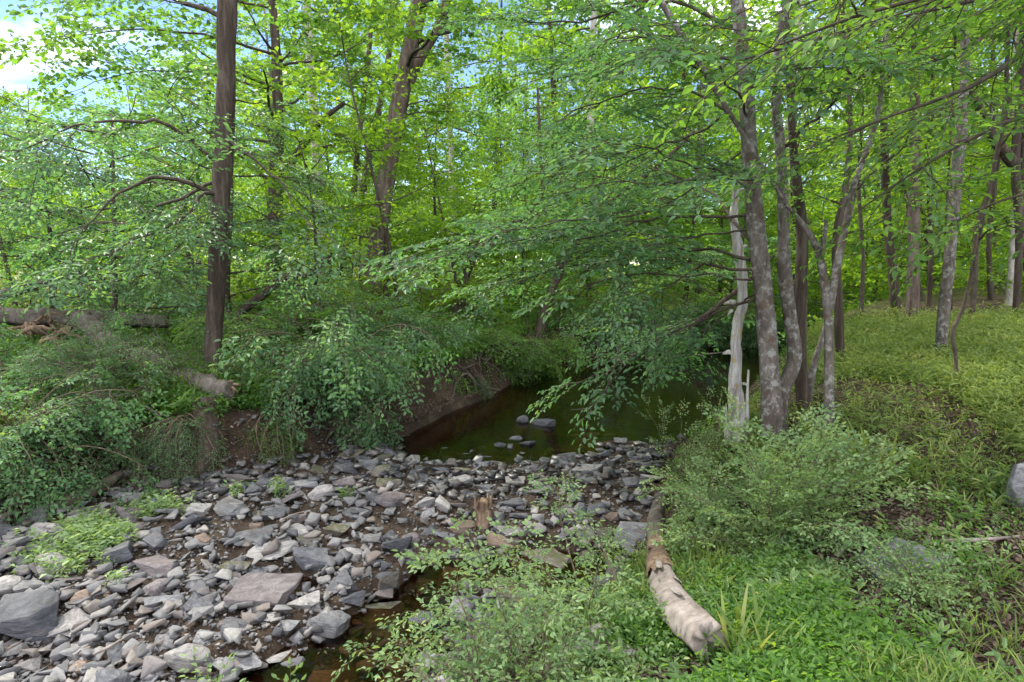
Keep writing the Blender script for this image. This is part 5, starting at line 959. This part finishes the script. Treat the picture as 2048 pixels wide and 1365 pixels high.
for i, (pts, r0, lb_) in enumerate([([(190, 1335), (225, 1318), (262, 1295)], .010, 'thin pale stick lying among the lower left stones'), ([(1690, 1100), (1650, 1160), (1700, 1230)], .014, 'bent dead twig on the ground near the half buried grey rock'), ([(1880, 1092), (1960, 1090), (2050, 1082)], .014, 'straight grey stick on the slope right of the grey rock'), ([(1410, 1220), (1460, 1205), (1530, 1190)], .012, 'grey stick pointing right from the peeled log'), ([(560, 1060), (585, 1048), (612, 1040)], .008, 'short twig on the stones left of centre')]):
    log('stick', lb_, 'stick', [gp(a_, b_, .03 if i not in (0, 4) else .09) for a_, b_ in pts], [r0, r0, r0 * .5], B_wood, 6, .06, 0, 12, 'sticks on the ground')
# orange rotten stump in the stones
g = gp(966, 1052); root = thing('rotten_stump', 'brown rotten stump standing among the creek stones', 'stump', g, 'fallen wood'); a = Acc()
q = np.array([g + [0, 0, -.05], g + [.01, 0, .08], g + [-.01, .01, .16], g + [.01, 0, .26]]); a.add(*tube(resample(q, 18), np.interp(np.linspace(0, 1, 18), [0, .3, .6, 1], [.09, .065, .075, .045]), 16, .45, 12, .15, True)); part('wood', a, B_rot, root, True)
a = Acc(); r = rg(69)
for k in range(7):
    an = r.uniform(0, 6.28); p0 = g + [.07 * math.cos(an), .07 * math.sin(an), .19]; q, qr = limb(r, p0, [.1 * math.cos(an), .1 * math.sin(an), 1], r.uniform(.06, .16), .022, 4, .1); a.add(*tube(q, qr, 6, .2))
part('splinters', a, B_rot, root, True)
# ------------------------------------------------------------------ the dead snag
g = G(1474, 880); Ys = g[1]; root = thing('dead_snag', 'weathered silver grey dead snag with knots standing by the water', 'dead tree', g, 'fallen wood')
a = Acc(); pix = [(1476, 885), (1475, 840), (1470, 760), (1471, 700), (1476, 645), (1485, 605), (1484, 565), (1476, 515), (1470, 450), (1470, 400), (1469, 345)]; q = np.array([P(u, v, Ys) for u, v in pix]); w_ = np.array([36, 27, 19, 18, 17, 17, 16, 16, 15, 12, 8]) * .5 * np.linalg.norm(q - [0, 0, CAM_Z], axis=1) / FPX
n = 110; qf = resample(q, n); qf[:, 0] += .007 * vn(qf * [0, 0, 1], 5) + .006 * vn(qf * [0, 0, 1], 13); wf = np.interp(np.linspace(0, 1, n), np.linspace(0, 1, 11), w_); a.add(*tube(qf, wf, 26, .34, 13, .16, True)); part('trunk', a, B_snag, root, True)
a = Acc(); r = rg(71)
for (x0, y0, x1, y1, r0) in [(1462, 350, 1444, 356, .012), (1478, 383, 1488, 378, .012), (1462, 440, 1448, 434, .018), (1478, 470, 1490, 466, .014), (1480, 498, 1494, 492, .016), (1478, 505, 1462, 512, .014), (1470, 605, 1448, 608, .020), (1490, 600, 1500, 603, .014), (1464, 622, 1456, 630, .014), (1464, 705, 1446, 708, .022), (1486, 768, 1494, 772, .014), (1488, 560, 1497, 558, .012)]:
    p0 = P(x0, y0, Ys); p1 = P(x1, y1, Ys - r.uniform(0, .08)); a.add(*tube(resample(np.array([p0, (p0 + p1) / 2 + [0, 0, .008], p1]), 8), np.linspace(r0 * 1.5, r0 * .6, 8), 9, .25, 20, 0, True))
part('knots', a, B_snag, root, True)
a = Acc()
for (x0, x1, y0, y1) in [(1462, 1458, 880, 760), (1490, 1497, 885, 740), (1455, 1452, 890, 810)]:
    q = np.array([P(x0, y0, Ys), P((x0 + x1) / 2, (y0 + y1) / 2, Ys), P(x1, y1, Ys)]); a.add(*tube(resample(q, 16), np.linspace(.04, .008, 16), 8, .25, 16))
part('splinters', a, B_snag, root, True)
# reddish rotten stump base beside the trunks
g = gp(1540, 925); root = thing('rotten_stump', 'crumbling reddish stump at the foot of the stoutest grey trunk', 'stump', g, 'fallen wood'); a = Acc()
q = np.array([g + [0, 0, -.1], g + [0, 0, .05], g + [.02, 0, .16]]); a.add(*tube(resample(q, 12), np.interp(np.linspace(0, 1, 12), [0, .5, 1], [.17, .13, .05]), 16, .4, 10, .15, True)); part('wood', a, B_rot, root, True)
# bare twigs hanging over the water
r = rg(72); yh = yT6 + .9
for i, pts in enumerate([[(1310, 640), (1312, 700), (1300, 745), (1306, 770)], [(1240, 690), (1225, 745), (1205, 790), (1180, 815), (1142, 820)], [(1195, 660), (1196, 720), (1192, 760), (1170, 765)]]):
    log('hanging_twig', ['bare forked twig hanging lowest right over the pool', 'long bare twig curling like a hook above the pool', 'short bare twig hanging left of the hooked one'][i], 'twig', PL(*[(a_, b_, yh) for a_, b_ in pts]), [.010, .009, .007, .004], B_log, 6, .05, 0, 20, 'twigs hanging over the pool', False)
for k, v in sorted(((o.name, len(o.data.polygons)) for o in C.objects if o.type == 'MESH'), key=lambda t: -t[1])[:14]: print(k, v)
print('faces', sum(len(o.data.polygons) for o in C.objects if o.type == 'MESH'), 'unique', sum(len(m.polygons) for m in bpy.data.meshes))
